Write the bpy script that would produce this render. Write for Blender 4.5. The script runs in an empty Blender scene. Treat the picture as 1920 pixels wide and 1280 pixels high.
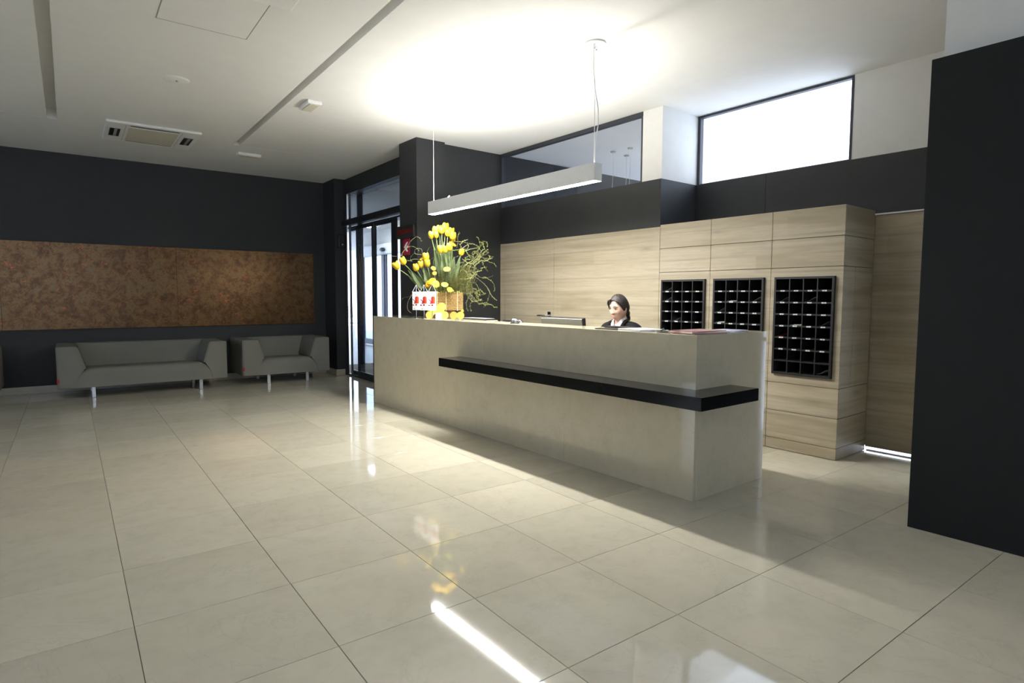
import bpy, bmesh, math, random
from mathutils import Vector, Matrix
random.seed(7)
SC = bpy.context.scene
COL = SC.collection
TH = math.radians(1.95)            # the lounge, floor grid and ceiling are turned 1.95 degrees against the desk block
CT, ST = math.cos(TH), math.sin(TH)
def L(x, y, z=0.0):                # lounge-frame point -> world
    return (x * CT + y * ST, -x * ST + y * CT, z)

# ------------------------------------------------------------------ camera, sky, exposure
cam = bpy.data.cameras.new('camera'); camo = bpy.data.objects.new('camera', cam); COL.objects.link(camo)
cam.sensor_width = 36.0; cam.lens = 21.056; cam.clip_start = 0.05; cam.clip_end = 200
R_, U_, W_ = Vector((.7836, -.6213, .0030)), Vector((.0437, .0599, .9972)), Vector((.6197, .7813, -.0741))
m = Matrix.Identity(4)
for i in range(3):
    m[i][0], m[i][1], m[i][2] = R_[i], U_[i], -W_[i]
m[2][3] = 1.3
camo.matrix_world = m
SC.camera = camo
SKY = 2.35
world = bpy.data.worlds.new('world'); SC.world = world; world.use_nodes = True
bg = world.node_tree.nodes['Background']
bg.inputs[0].default_value = (.73, .82, 1.0, 1); bg.inputs[1].default_value = SKY
SC.view_settings.view_transform = 'Standard'; SC.view_settings.look = 'None'
SC.view_settings.gamma = 1.0; SC.view_settings.use_curve_mapping = False
SC.view_settings.exposure = 1.3
LAMP_DOWN, LAMP_UP = 95.0, 56.0
SC.cycles.max_bounces = 10; SC.cycles.diffuse_bounces = 5; SC.cycles.glossy_bounces = 4; SC.cycles.transparent_max_bounces = 12
SC.cycles.sample_clamp_indirect = 6.0

# ------------------------------------------------------------------ materials
class NT:
    def __init__(s, name):
        s.m = bpy.data.materials.new(name); s.m.use_nodes = True
        s.t = s.m.node_tree; s.t.nodes.clear()
        s.out = s.t.nodes.new('ShaderNodeOutputMaterial')
    def n(s, typ, **kw):
        nd = s.t.nodes.new(typ)
        for k, v in kw.items():
            if k.startswith('i_'):
                nd.inputs[k[2:].replace('_', ' ')].default_value = v
            else: setattr(nd, k, v)
        return nd
    def l(s, a, b): s.t.links.new(a, b)
    def ramp(s, fac, stops):
        r = s.n('ShaderNodeValToRGB'); e = r.color_ramp.elements
        while len(e) < len(stops): e.new(.5)
        for k, (p, c) in enumerate(stops):
            e[k].position = p; e[k].color = (*c, 1)
        s.l(fac, r.inputs[0]); return r.outputs[0]
    def noise(s, vec, scale, detail=4, rough=.55, dist=0):
        nd = s.n('ShaderNodeTexNoise'); nd.inputs['Scale'].default_value = scale
        nd.inputs['Detail'].default_value = detail; nd.inputs['Roughness'].default_value = rough
        nd.inputs['Distortion'].default_value = dist
        s.l(vec, nd.inputs['Vector']); return nd.outputs[0]
    def mix(s, fac, a, b, mode='MIX'):
        nd = s.n('ShaderNodeMix', data_type='RGBA', blend_type=mode)
        for v, k in ((fac, 0), (a, 6), (b, 7)):
            if hasattr(v, 'is_output'): s.l(v, nd.inputs[k])
            else: nd.inputs[k].default_value = v if k == 0 else (*v, 1)
        return nd.outputs[2]
    def math(s, op, a, b=None):
        nd = s.n('ShaderNodeMath', operation=op)
        for k, v in enumerate((a, b)):
            if v is None: continue
            if hasattr(v, 'is_output'): s.l(v, nd.inputs[k])
            else: nd.inputs[k].default_value = v
        return nd.outputs[0]
    def pos(s, scale=(1, 1, 1), rot=0.0, rnd=0.0):
        g = s.n('ShaderNodeNewGeometry'); v = g.outputs['Position']
        mp = s.n('ShaderNodeMapping'); mp.inputs['Scale'].default_value = scale; mp.inputs['Rotation'].default_value = (0, 0, rot)
        s.l(v, mp.inputs['Vector']); v = mp.outputs[0]
        if rnd:
            oi = s.n('ShaderNodeObjectInfo')
            c = s.n('ShaderNodeCombineXYZ')
            for k, f in enumerate((1.0, 2.7, 1.9)):
                s.l(s.math('MULTIPLY', oi.outputs['Random'], rnd * f), c.inputs[k])
            a = s.n('ShaderNodeVectorMath', operation='ADD'); s.l(v, a.inputs[0]); s.l(c.outputs[0], a.inputs[1]); v = a.outputs[0]
        return v
    def rnd(s): return s.n('ShaderNodeObjectInfo').outputs['Random']
    def bsdf(s, color=None, rough=.5, metal=0, ior=1.5, spec=None, bump=None, bumps=(.1, .01)):
        b = s.n('ShaderNodeBsdfPrincipled')
        for v, k in ((color, 'Base Color'), (rough, 'Roughness'), (metal, 'Metallic')):
            if hasattr(v, 'is_output'): s.l(v, b.inputs[k])
            elif v is not None: b.inputs[k].default_value = (*v, 1) if k == 'Base Color' else v
        b.inputs['IOR'].default_value = ior
        if spec is not None: b.inputs['Specular IOR Level'].default_value = spec
        if bump is not None:
            bp = s.n('ShaderNodeBump'); bp.inputs['Strength'].default_value = bumps[0]; bp.inputs['Distance'].default_value = bumps[1]
            s.l(bump, bp.inputs['Height']); s.l(bp.outputs[0], b.inputs['Normal'])
        s.l(b.outputs[0], s.out.inputs[0]); return s.m

MATS = {}
def plain(name, color, rough=.5, metal=0, var=.06, scale=40, spec=None, bump=0):
    """a procedural paint / plastic / metal: fine noise varies colour, roughness and relief a little"""
    if name in MATS: return MATS[name]
    t = NT(name); p = t.pos(); nz = t.noise(p, scale, 3)
    lo = tuple(c * (1 - var) for c in color); hi = tuple(min(1, c * (1 + var)) for c in color)
    c = t.ramp(nz, [(.3, lo), (.7, hi)])
    MATS[name] = t.bsdf(c, rough, metal, spec=spec, bump=nz if bump else None, bumps=(bump or .1, .004)); return MATS[name]

def emit(name, color, strength):
    t = NT(name); e = t.n('ShaderNodeEmission'); e.inputs[0].default_value = (*color, 1); e.inputs[1].default_value = strength
    t.l(e.outputs[0], t.out.inputs[0]); MATS[name] = t.m; return t.m

def marble(name, base, light, rough, rnd, tint=.10):
    t = NT(name); p = t.pos((1, 1, 1), 0, rnd)
    big = t.noise(p, 1.6, 5, .55, .6); fine = t.noise(p, 9, 5, .6, .4)
    c = t.mix(big, base, light)
    c = t.mix(t.ramp(fine, [(.45, (0, 0, 0)), (.75, (.35, .35, .35))]), c, tuple(v * .82 for v in base))
    # hairline veins: narrow band around the middle of a warped noise
    vn = t.noise(p, 1.3, 6, .62, 1.6)
    vein = t.ramp(t.math('ABSOLUTE', t.math('SUBTRACT', vn, .5)), [(0, (.16, .16, .16)), (.006, (.05, .05, .05)), (.014, (0, 0, 0))])
    c = t.mix(vein, c, tuple(v * .62 for v in base))
    if tint:
        tone = t.math('ADD', t.math('MULTIPLY', t.rnd(), tint), 1 - tint / 2)
        cc = t.n('ShaderNodeCombineColor'); [t.l(tone, cc.inputs[k]) for k in range(3)]
        c = t.mix(1.0, c, cc.outputs[0], 'MULTIPLY')
    return t.bsdf(c, rough, 0, 1.5)
M_TILE = marble('floor_marble', (.555, .51, .40), (.64, .605, .495), .045, 37.0, .13)
M_DESK = marble('desk_marble', (.60, .53, .375), (.70, .63, .47), .055, 0.0, 0.0)

def wood(name, dark, mid, light, rough=.45, along='Y', rnd=0.0):
    t = NT(name)
    sc = {'Y': (1, .9, 9.0), 'X': (.9, 1, 9.0)}[along]
    p = t.pos(sc, 0, rnd)
    broad = t.noise(p, 1.0, 4, .5, .5); fine = t.noise(p, 6.5, 6, .65, .3)
    sep = t.n('ShaderNodeSeparateXYZ'); t.l(t.pos((1, 1, 1), 0, 0), sep.inputs[0])
    zz = t.math('MULTIPLY', sep.outputs[2], 6.6); row = t.math('FLOOR', zz); fr = t.math('FRACT', zz)
    half = t.math('MULTIPLY', t.math('ADD', sep.outputs[1], t.math('MULTIPLY', row, .83)), .72)      # boards of about 1.4 m, staggered
    cmb = t.n('ShaderNodeCombineXYZ'); t.l(row, cmb.inputs[0]); t.l(t.math('FLOOR', half), cmb.inputs[1])
    wn = t.n('ShaderNodeTexWhiteNoise'); t.l(cmb.outputs[0], wn.inputs[0])
    tone = t.math('ADD', t.math('MULTIPLY', broad, .86), t.math('MULTIPLY', wn.outputs[0], .12))
    c = t.ramp(tone, [(.30, dark), (.46, mid), (.66, light)])
    streak = t.noise(t.pos({'Y': (1, .55, 30), 'X': (.55, 1, 30)}[along], 0, rnd), 1.0, 5, .6, .2)
    c = t.mix(t.ramp(streak, [(.50, (0, 0, 0)), (.70, (.75, .75, .75))]), c, dark)
    edge = t.math('MULTIPLY', t.ramp(t.math('ABSOLUTE', t.math('SUBTRACT', fr, .5)), [(.40, (0, 0, 0)), (.5, (1, 1, 1))]), t.ramp(broad, [(.40, (0, 0, 0)), (.60, (.6, .6, .6))]))
    c = t.mix(edge, c, tuple(d * .80 for d in dark))
    c = t.mix(t.ramp(fine, [(.42, (0, 0, 0)), (.72, (.40, .40, .40))]), c, dark)
    # knots: stretched darker spots
    kp = t.pos({'Y': (1, 1.1, 4.5), 'X': (1.1, 1, 4.5)}[along], 0, rnd)
    v = t.n('ShaderNodeTexVoronoi'); v.inputs['Scale'].default_value = 1.1; t.l(kp, v.inputs['Vector'])
    c = t.mix(t.ramp(v.outputs[0], [(.0, (.55, .55, .55)), (.10, (.18, .18, .18)), (.22, (0, 0, 0))]), c, tuple(d * .62 for d in dark))
    return t.bsdf(c, rough, 0, 1.45, bump=fine, bumps=(.05, .003))
M_WOOD = wood('oak_laminate', (.34, .285, .19), (.45, .39, .285), (.51, .45, .345))
M_WOODX = wood('oak_laminate_side', (.34, .285, .19), (.45, .39, .285), (.51, .45, .345), along='X')

def glass(name, tint=(1, 1, 1), refl=1.0):
    t = NT(name); g = t.n('ShaderNodeBsdfGlossy'); g.inputs['Roughness'].default_value = .0
    tr = t.n('ShaderNodeBsdfTransparent'); tr.inputs[0].default_value = (*tint, 1)
    fr = t.n('ShaderNodeFresnel'); t.l(t.math('SUBTRACT', 1.5, t.math('MULTIPLY', t.n('ShaderNodeNewGeometry').outputs['Backfacing'], 1.5 - 1 / 1.5)), fr.inputs[0])   # same reflection entering and leaving the pane
    mx = t.n('ShaderNodeMixShader')
    t.l(t.math('MULTIPLY', fr.outputs[0], refl), mx.inputs[0]); t.l(tr.outputs[0], mx.inputs[1]); t.l(g.outputs[0], mx.inputs[2])
    t.l(mx.outputs[0], t.out.inputs[0]); return t.m
M_GLASS = glass('window_glass', (.94, .96, .97), 1.6)
M_GLASSD = glass('door_glass', (.90, .94, .97), 1.4)

def mural_mat():
    t = NT('mural_paint'); p = t.pos((1, 1, 1), 0, 0)
    a = t.noise(p, 7.5, 8, .78, .4); b = t.noise(p, 38, 5, .75, .6); c3 = t.noise(p, 13.0, 7, .75, .4)
    c = t.ramp(a, [(.32, (.058, .029, .013)), (.46, (.105, .052, .021)), (.55, (.155, .088, .035)), (.66, (.13, .098, .055))])
    c = t.mix(t.ramp(c3, [(.50, (0, 0, 0)), (.68, (.7, .7, .7))]), c, (.20, .10, .032))
    c = t.mix(t.ramp(b, [(.36, (.6, .6, .6)), (.50, (0, 0, 0))]), c, (.05, .03, .02))
    r = t.noise(p, 14, 3, .5, 1.0)
    c = t.mix(t.ramp(r, [(.665, (0, 0, 0)), (.72, (.8, .8, .8))]), c, (.42, .07, .035))
    return t.bsdf(c, .24, .62, 1.45, bump=b, bumps=(.15, .01))
M_MURAL = mural_mat()
def fabric(name, col, var=.10):
    t = NT(name); p = t.pos(); a = t.noise(p, 220, 2); b = t.noise(p, 4, 3)
    c = t.mix(b, tuple(v * (1 - var) for v in col), tuple(v * (1 + var) for v in col))
    return t.bsdf(c, .85, 0, 1.4, spec=.25, bump=a, bumps=(.25, .002))
M_SOFA = fabric('sofa_fabric', (.19, .188, .162))
M_SUIT = fabric('suit_cloth', (.012, .012, .013))
M_SHIRT = fabric('shirt_cloth', (.80, .80, .82))
M_DARK = plain('anthracite_paint', (.031, .033, .0345), .55, 0, .05, 8, spec=.35)
M_WHITE = plain('white_wall_paint', (.74, .73, .70), .85, 0, .02, 12)
M_CEIL = plain('white_ceiling_paint', (.78, .775, .75), .9, 0, .015, 5)
M_BLACKFR = plain('black_door_frame', (.016, .018, .022), .4, 0, .05)
M_SHELF = plain('black_gloss_shelf', (.008, .008, .0085), .14, 0, .05, spec=.22)
M_ALU = plain('satin_aluminium', (.80, .80, .79), .4, .0, .02)
M_STEEL = plain('brushed_steel', (.62, .63, .64), .32, .6, .03)
M_CHROME = plain('chrome', (.75, .76, .78), .12, 1, .03)
M_GROUT = plain('grout', (.27, .23, .165), .8, 0, .1)
M_JOINT = plain('dark_joint', (.075, .055, .035), .8)
M_BASEB = plain('baseboard_stone', (.46, .41, .31), .25, 0, .08, 6)
M_RACK = plain('black_rack', (.015, .015, .016), .45, 0, .05)
M_WPL = plain('white_plastic', (.82, .82, .80), .45, 0, .02)
M_CREAM = plain('cream_grille', (.62, .58, .47), .6, 0, .04)
M_BLKPL = plain('black_plastic', (.02, .02, .021), .4)
M_GREYPL = plain('grey_plastic', (.30, .30, .27), .35)
M_PAPER = plain('paper', (.80, .80, .80), .7, 0, .02)
M_GREYPAPER = plain('grey_paper', (.30, .30, .30), .7, 0, .06)
M_DIMPAPER = plain('dark_envelope', (.10, .10, .105), .7, 0, .06)
M_RED = plain('red_print', (.36, .008, .010), .5)
M_DKRED = plain('dark_red_print', (.17, .006, .02), .5)
M_ORANGE = plain('orange_print', (.52, .065, .006), .5)
M_PINK = plain('pink_print', (.72, .46, .44), .5)
M_LILAC = plain('lilac_print', (.50, .50, .66), .4)
M_MAG = plain('magazine_cover', (.42, .22, .22), .3)
M_TEXT = plain('dark_print', (.04, .04, .04), .6)
M_YACR = plain('yellow_acrylic', (.55, .40, .085), .3, 0, .03)
def petal_mat(name, a, b):
    t = NT(name); p = t.pos(); c = t.mix(t.noise(p, 60, 3), a, b); return t.bsdf(c, .5, 0, 1.4)
M_TULIP = petal_mat('tulip_petal', (.46, .26, .008), (.54, .40, .022))
M_GERB = petal_mat('gerbera_petal', (.55, .42, .015), (.55, .33, .008))
M_STEM = petal_mat('flower_stem', (.13, .19, .06), (.22, .28, .11))
M_LEAF = petal_mat('tulip_leaf', (.14, .20, .09), (.27, .33, .19))
M_TWIG = petal_mat('willow_twig', (.12, .105, .06), (.19, .17, .10))
M_BUD = petal_mat('willow_bud', (.16, .20, .03), (.24, .27, .06))
M_MOSS = petal_mat('filler_green', (.040, .045, .010), (.14, .14, .035))
def rope_mat():
    t = NT('seagrass_rope'); p = t.pos((1, 1, 1)); a = t.noise(p, 90, 4, .6)
    c = t.ramp(a, [(.3, (.13, .075, .022)), (.55, (.26, .165, .055)), (.75, (.38, .27, .11))]); return t.bsdf(c, .75, 0, 1.4, bump=a, bumps=(.4, .004))
M_ROPE = rope_mat()
M_ROPEL = plain('raffia_tie', (.70, .58, .30), .6)
M_BROWN = plain('brown_wicker', (.17, .085, .03), .7, 0, .3, 120)
M_SKIN = petal_mat('skin', (.62, .40, .30), (.66, .44, .335))
M_HAIR = plain('brown_hair', (.020, .0135, .010), .55, 0, .35, 160)
M_LIP = plain('lips', (.45, .17, .15), .4)
M_EYEW = plain('eye_white', (.62, .58, .55), .3)
M_EYED = plain('eye_iris', (.03, .02, .015), .2)
M_PAVE = plain('vestibule_floor', (.30, .305, .315), .35, 0, .15, 3)
M_LED = emit('led_text', (1.0, .03, .02), .035)
M_TUBE = emit('lamp_diffuser', (1.0, .985, .93), LAMP_DOWN)
M_TUBEU = emit('lamp_uplight', (1.0, .985, .93), LAMP_UP)
M_VLIGHT = emit('vestibule_light', (.9, .95, 1), 22.0)
M_SIGNRED = plain('red_sign', (.35, .012, .04), .5)

# ------------------------------------------------------------------ mesh helpers
def addbox(bm, x0, x1, y0, y1, z0, z1, bev=0.0, seg=1):
    vs = [bm.verts.new(c) for c in ((x0, y0, z0), (x1, y0, z0), (x1, y1, z0), (x0, y1, z0), (x0, y0, z1), (x1, y0, z1), (x1, y1, z1), (x0, y1, z1))]
    fs = [bm.faces.new([vs[i] for i in q]) for q in ((0, 3, 2, 1), (4, 5, 6, 7), (0, 1, 5, 4), (1, 2, 6, 5), (2, 3, 7, 6), (3, 0, 4, 7))]
    if bev > 0:
        es = {e for f in fs for e in f.edges}
        bmesh.ops.bevel(bm, geom=list(es), offset=bev, segments=seg, affect='EDGES', profile=.5)
def prism(bm, pts, z0, z1):
    """pts: polygon in xy, extruded from z0 to z1"""
    a = [bm.verts.new((x, y, z0)) for x, y in pts]; b = [bm.verts.new((x, y, z1)) for x, y in pts]
    n = len(pts); bm.faces.new(a[::-1]); bm.faces.new(b)
    for i in range(n): bm.faces.new((a[i], a[(i + 1) % n], b[(i + 1) % n], b[i]))
def prism_y(bm, pts, y0, y1):
    """pts: polygon in xz, extruded along y"""
    a = [bm.verts.new((x, y0, z)) for x, z in pts]; b = [bm.verts.new((x, y1, z)) for x, z in pts]
    n = len(pts); bm.faces.new(a); bm.faces.new(b[::-1])
    for i in range(n): bm.faces.new((a[(i + 1) % n], a[i], b[i], b[(i + 1) % n]))
def tube(bm, pts, r, n=8, cap=True):
    pts = [Vector(p) for p in pts]; rs = r if isinstance(r, (list, tuple)) else [r] * len(pts)
    rings = []
    for i, p in enumerate(pts):
        d = (pts[min(i + 1, len(pts) - 1)] - pts[max(i - 1, 0)])
        d = d.normalized() if d.length > 1e-9 else Vector((0, 0, 1))
        a = d.cross(Vector((0, 0, 1)) if abs(d.z) < .9 else Vector((1, 0, 0))).normalized(); b = d.cross(a)
        rings.append([bm.verts.new(p + (a * math.cos(2 * math.pi * k / n) + b * math.sin(2 * math.pi * k / n)) * rs[i]) for k in range(n)])
    for i in range(len(rings) - 1):
        for k in range(n):
            bm.faces.new((rings[i][k], rings[i][(k + 1) % n], rings[i + 1][(k + 1) % n], rings[i + 1][k]))
    if cap:
        bm.faces.new(rings[0][::-1]); bm.faces.new(rings[-1])
def lathe(bm, prof, n=24, c=(0, 0, 0)):
    """prof: (r, z) from bottom to top"""
    rings = []
    for r, z in prof:
        if r < 1e-6: rings.append([bm.verts.new((c[0], c[1], c[2] + z))])
        else: rings.append([bm.verts.new((c[0] + r * math.cos(2 * math.pi * k / n), c[1] + r * math.sin(2 * math.pi * k / n), c[2] + z)) for k in range(n)])
    for a, b in zip(rings, rings[1:]):
        for k in range(n):
            k2 = (k + 1) % n
            if len(a) == 1 and len(b) == 1: continue
            if len(a) == 1: bm.faces.new((a[0], b[k2], b[k]))
            elif len(b) == 1: bm.faces.new((a[k], a[k2], b[0]))
            else: bm.faces.new((a[k], a[k2], b[k2], b[k]))
    if len(rings[0]) > 1: bm.faces.new(rings[0][::-1])
    if len(rings[-1]) > 1: bm.faces.new(rings[-1])
def ellipsoid(bm, c, r, rot=None, u=12, v=8):
    mat = Matrix.Translation(c) @ (rot.to_4x4() if rot is not None else Matrix.Identity(4)) @ Matrix.Diagonal((*r, 1))
    rows = [[bm.verts.new(mat @ Vector((math.cos(2 * math.pi * i / u) * math.sin(math.pi * j / v), math.sin(2 * math.pi * i / u) * math.sin(math.pi * j / v), -math.cos(math.pi * j / v)))) for i in range(u)] for j in range(1, v)]
    bot, top = bm.verts.new(mat @ Vector((0, 0, -1))), bm.verts.new(mat @ Vector((0, 0, 1)))
    for p, q_ in zip(rows, rows[1:]):
        for i in range(u): bm.faces.new((p[i], p[(i + 1) % u], q_[(i + 1) % u], q_[i]))
    for i in range(u):
        bm.faces.new((rows[0][(i + 1) % u], rows[0][i], bot)); bm.faces.new((rows[-1][i], rows[-1][(i + 1) % u], top))
def obj(name, bm, mat, parent=None, smooth=False, loc=None, rotz=0.0, kind=None):
    if isinstance(bm, bpy.types.Mesh): me = bm
    else:
        bmesh.ops.recalc_face_normals(bm, faces=bm.faces[:])
        if smooth:
            for f in bm.faces: f.smooth = True
        me = bpy.data.meshes.new(name); bm.to_mesh(me); bm.free()
    if mat is not None and not me.materials: me.materials.append(mat)
    if smooth and smooth != 'all':
        try: me.set_sharp_from_angle(angle=math.radians(40))
        except Exception: pass
    o = bpy.data.objects.new(name, me); COL.objects.link(o)
    if parent is not None: o.parent = parent
    if loc is not None: o.location = loc
    o.rotation_euler = (0, 0, rotz)
    if kind: o['kind'] = kind
    return o
def B(*boxes, bev=0.0, seg=1):
    bm = bmesh.new()
    for b in boxes: addbox(bm, *b, bev=bev, seg=seg)
    return bm
def tag(o, label, cat, group=None):
    o['label'] = label; o['category'] = cat
    if group: o['group'] = group
    return o
def thing(name, label, cat, loc=(0, 0, 0), rotz=0.0, group=None):
    o = bpy.data.objects.new(name, None); COL.objects.link(o); o.location = loc; o.rotation_euler = (0, 0, rotz)
    o.empty_display_size = .1
    return tag(o, label, cat, group)
def struct(name, bm, mat, lounge=False, parent=None):
    o = obj(name, bm, mat, parent, rotz=(-TH if lounge and parent is None else 0))
    if parent is None: o['kind'] = 'structure'
    return o
def sroot(name, lounge=False):
    o = bpy.data.objects.new(name, None); COL.objects.link(o); o['kind'] = 'structure'
    if lounge: o.rotation_euler = (0, 0, -TH)
    return o
TMP = bpy.data.scenes.new('tmp')                              # scratch scene: evaluates text, skins and remeshes quickly
def evaluate(o):
    TMP.collection.objects.link(o); TMP.view_layers[0].update(); dg = TMP.view_layers[0].depsgraph
    me = bpy.data.meshes.new_from_object(o.evaluated_get(dg)); bpy.data.objects.remove(o); return me
def text_mesh(s, size, extr=.0004, align='CENTER'):
    cu = bpy.data.curves.new('txt', 'FONT'); cu.body = s; cu.size = size; cu.extrude = extr; cu.align_x = align; cu.align_y = 'CENTER'; cu.resolution_u = 2
    me = evaluate(bpy.data.objects.new('txt', cu)); bpy.data.curves.remove(cu)
    return me
def copy_tree(o, parent=None):
    c = o.copy(); COL.objects.link(c)
    if parent is not None: c.parent = parent
    for ch in list(o.children): copy_tree(ch, c)
    return c

# ------------------------------------------------------------------ floor: slab of grout with every tile its own piece
struct('floor', B((-5.2, 5.62, -3.7, 10.9, -.06, -.0035)), M_GROUT)
FLOOR = bpy.data.objects['floor']
P = .6025; G = .0014
tile_me = {}
def tile_mesh(w, d):
    k = (round(w, 4), round(d, 4))
    if k not in tile_me:
        bm = bmesh.new(); addbox(bm, -w / 2, w / 2, -d / 2, d / 2, -.006, 0)
        top = [e for e in bm.edges if all(v.co.z > -.001 for v in e.verts)]
        bmesh.ops.bevel(bm, geom=top, offset=.0008, segments=1, affect='EDGES')
        me = bpy.data.meshes.new('tile'); bm.to_mesh(me); bm.free(); me.materials.append(M_TILE); tile_me[k] = me
    return tile_me[k]
cands = []
for i in range(-9, 11):
    for j in range(-9, 15):
        x0, x1 = .155 + P * (i - 1), .155 + P * i
        y0, y1 = 2.105 + P * (j - 1), 2.105 + P * j
        y1 = min(y1, 10.11); x1c = x1
        if y0 > 10.05 or y1 < -3.4: continue
        wx, wy, _ = L((x0 + x1) / 2, (y0 + y1) / 2)
        if wx > 5.75 or wx < -4.9: continue
        if wy > 7 and wx > 4.05: continue
        if wx > 3.65 and wy > 6.9: x1c = min(x1, 3.69)
        if x1c - x0 < .05: continue
        d = Vector((wx, wy, -1.3)); zc = d.dot(W_); vis = False; px = 0
        if zc > .4:
            u = 960 + 1123 * d.dot(R_) / zc; v = 640 - 1123 * d.dot(U_) / zc
            vis = -250 < u < 2170 and v < 1500
            hidden = (3.3 < wx < 4.9 and 2.6 < wy < 6.9) or (wx > 4 and wy < 1.0) or wx > 5.3
            px = 0 if hidden else 1 / zc ** 3
        cands.append((px if vis else 0, x0, x1c, y0, y1))
cands.sort(key=lambda c: -c[0])
rest = bmesh.new()
for k, (px, x0, x1, y0, y1) in enumerate(cands):
    if px > 0 and k < 300:
        o = bpy.data.objects.new('tile', tile_mesh(x1 - x0 - 2 * G, y1 - y0 - 2 * G)); COL.objects.link(o); o.parent = FLOOR
        o.location = L((x0 + x1) / 2, (y0 + y1) / 2, 0); o.rotation_euler = (random.uniform(-.0005, .0005), random.uniform(-.0005, .0005), -TH)
    else:
        pts = [L(x0 + G, y0 + G)[:2], L(x1 - G, y0 + G)[:2], L(x1 - G, y1 - G)[:2], L(x0 + G, y1 - G)[:2]]
        prism(rest, pts, -.006, 0)
ro = obj('remaining_tiles', rest, M_TILE, FLOOR); ro['kind'] = 'stuff'

# ------------------------------------------------------------------ ceiling with slots
ZC = 3.195
def LP(*p): return [L(x, y)[:2] for x, y in p]
bm = bmesh.new()
T = .11
prism(bm, LP((-5.3, -3.8), (-.105, -3.8), (-.105, 8.22), (-5.3, 8.22)), ZC, ZC + T)               # left island
prism(bm, LP((-.018, -3.8), (1.745, -3.8), (1.745, 8.262), (-.018, 8.262)), ZC, ZC + T)           # middle field
prism(bm, LP((-5.3, 8.238), (-.018, 8.238), (-.018, 8.262), (1.745, 8.262), (3.37, 8.262), (3.37, 8.246), (3.9, 8.246), (3.9, 10.3), (-5.3, 10.3)), ZC, ZC + T)
e1 = L(1.815, -3.8)[:2]; e2 = L(1.815, 8.246)[:2]; e3 = L(3.9, 8.246)[:2]
prism(bm, [e1, e2, e3, (4.35, 6.55), (5.05, 6.55), (5.05, 3.83), (5.60, 3.83), (5.60, -3.8)], ZC, ZC + T)   # field over the desk
prism(bm, [(-5.4, -3.9), (5.62, -3.9), (5.62, 3.82), (5.02, 3.82), (5.02, 6.6), (4.5, 10.6), (-5.4, 10.6)], ZC + T + .0005, ZC + T + .05)
prism(bm, [(5.055, 3.83), (9.2, 3.83), (9.2, 6.6), (5.055, 6.6)], ZC, ZC + T)
struct('ceiling', bm, M_CEIL)
# light strip in the narrow slot
struct('trim_9', B((2.03, 2.36, 8.2475, 8.2605, ZC - .002, ZC + .03)), M_WPL, True)

# ------------------------------------------------------------------ lounge end (lounge frame)
YW = 10.12
struct('wall_back', B((-5.2, 3.6, YW, YW + .12, 0, ZC)), M_DARK, True)
struct('baseboard_back', B((-5.2, 3.52, YW - .014, YW, 0, .098), bev=.002), M_BASEB, True)
pil = sroot('wall_corner', True)
obj('pilaster', B((3.52, 3.715, 9.61, YW + .12, 0, ZC)), M_DARK, pil)
obj('plinth', B((3.505, 3.655, 9.597, YW - .014, 0, .10), bev=.002), M_BASEB, pil)
# mural, three panels
mu = thing('mural', 'long brown and ochre abstract mural on the dark wall above the sofas', 'painting', L(1.3, YW, 1.43), -TH)
for x0, x1 in ((-2.7, -.699), (-.698, 1.301), (1.302, 3.32)):
    obj('panel', B((x0 - 1.3, x1 - 1.3, -.03, -.0005, -.583, .58), bev=.002), M_MURAL, mu)
# entrance: fascia, transom, sliding doors
XD = 3.703
d1 = sroot('door_1', True)
obj('fascia', B((XD - .005, XD + .22, 7.0, 9.64, 2.953, ZC)), M_DARK, d1)
obj('operator_beam', B((XD - .05, XD + .12, 7.0, 9.62, 2.44, 2.535), bev=.004), M_BLACKFR, d1)
obj('frame_jamb', B((XD - .012, XD + .012, 9.575, 9.64, 0, 2.953), bev=.003), M_BLACKFR, d1)
obj('frame_jamb', B((XD - .01, XD + .14, 7.02, 7.10, 0, 2.953), bev=.003), M_BLACKFR, d1)
M_BGF = plain('blue_grey_frame', (.10, .12, .17), .4)
obj('inner_post', B((XD + .012, XD + .03, 9.44, 9.50, .028, 2.953), bev=.003), M_BGF, d1)
obj('threshold', B((XD - .02, XD + .14, 7.1, 9.575, 0, .028), bev=.003), M_BLACKFR, d1)
obj('transom_glass', B((XD + .05, XD + .058, 7.1, 9.575, 2.535, 2.953)), M_GLASSD, d1)
obj('transom_bar', B((XD + .03, XD + .09, 7.1, 9.575, 2.40, 2.425), bev=.002), M_BLACKFR, d1)
obj('side_light_glass', B((XD + .07, XD + .078, 9.12, 9.575, .07, 2.41)), M_GLASSD, d1)
obj('side_light_rail', B((XD + .05, XD + .10, 9.12, 9.575, .028, .085), bev=.002), M_BLACKFR, d1)
obj('side_light_rail', B((XD + .05, XD + .10, 9.12, 9.575, 2.36, 2.40), bev=.002), M_BLACKFR, d1)
def leaf(name, y0, y1, x, w0, zt=2.40):
    lf = obj(name, B((x, x + .03, y0, y0 + w0, .03, zt), (x, x + .03, y1 - .045, y1, .03, zt), (x, x + .03, y0 + w0, y1 - .045, .03, .11),
                     (x, x + .03, y0 + w0, y1 - .045, zt - .05, zt), bev=.002), M_BLACKFR, d1)
    obj('pane', B((x + .011, x + .019, y0 + w0 - .004, y1 - .041, .105, zt - .045)), M_GLASSD, lf)
    return lf
leaf('sliding_leaf', 8.47, 9.13, XD - .02, .06)
leaf('sliding_leaf', 7.80, 8.56, XD + .03, .15)
obj('pocket_frame', B((XD + .18, XD + .20, 9.36, 9.57, 0, 2.95), (XD + .17, XD + .18, 9.42, 9.44, 0, 2.95), (XD + .17, XD + .18, 9.50, 9.53, 0, 2.95), bev=.003), M_BGF, d1)
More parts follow.
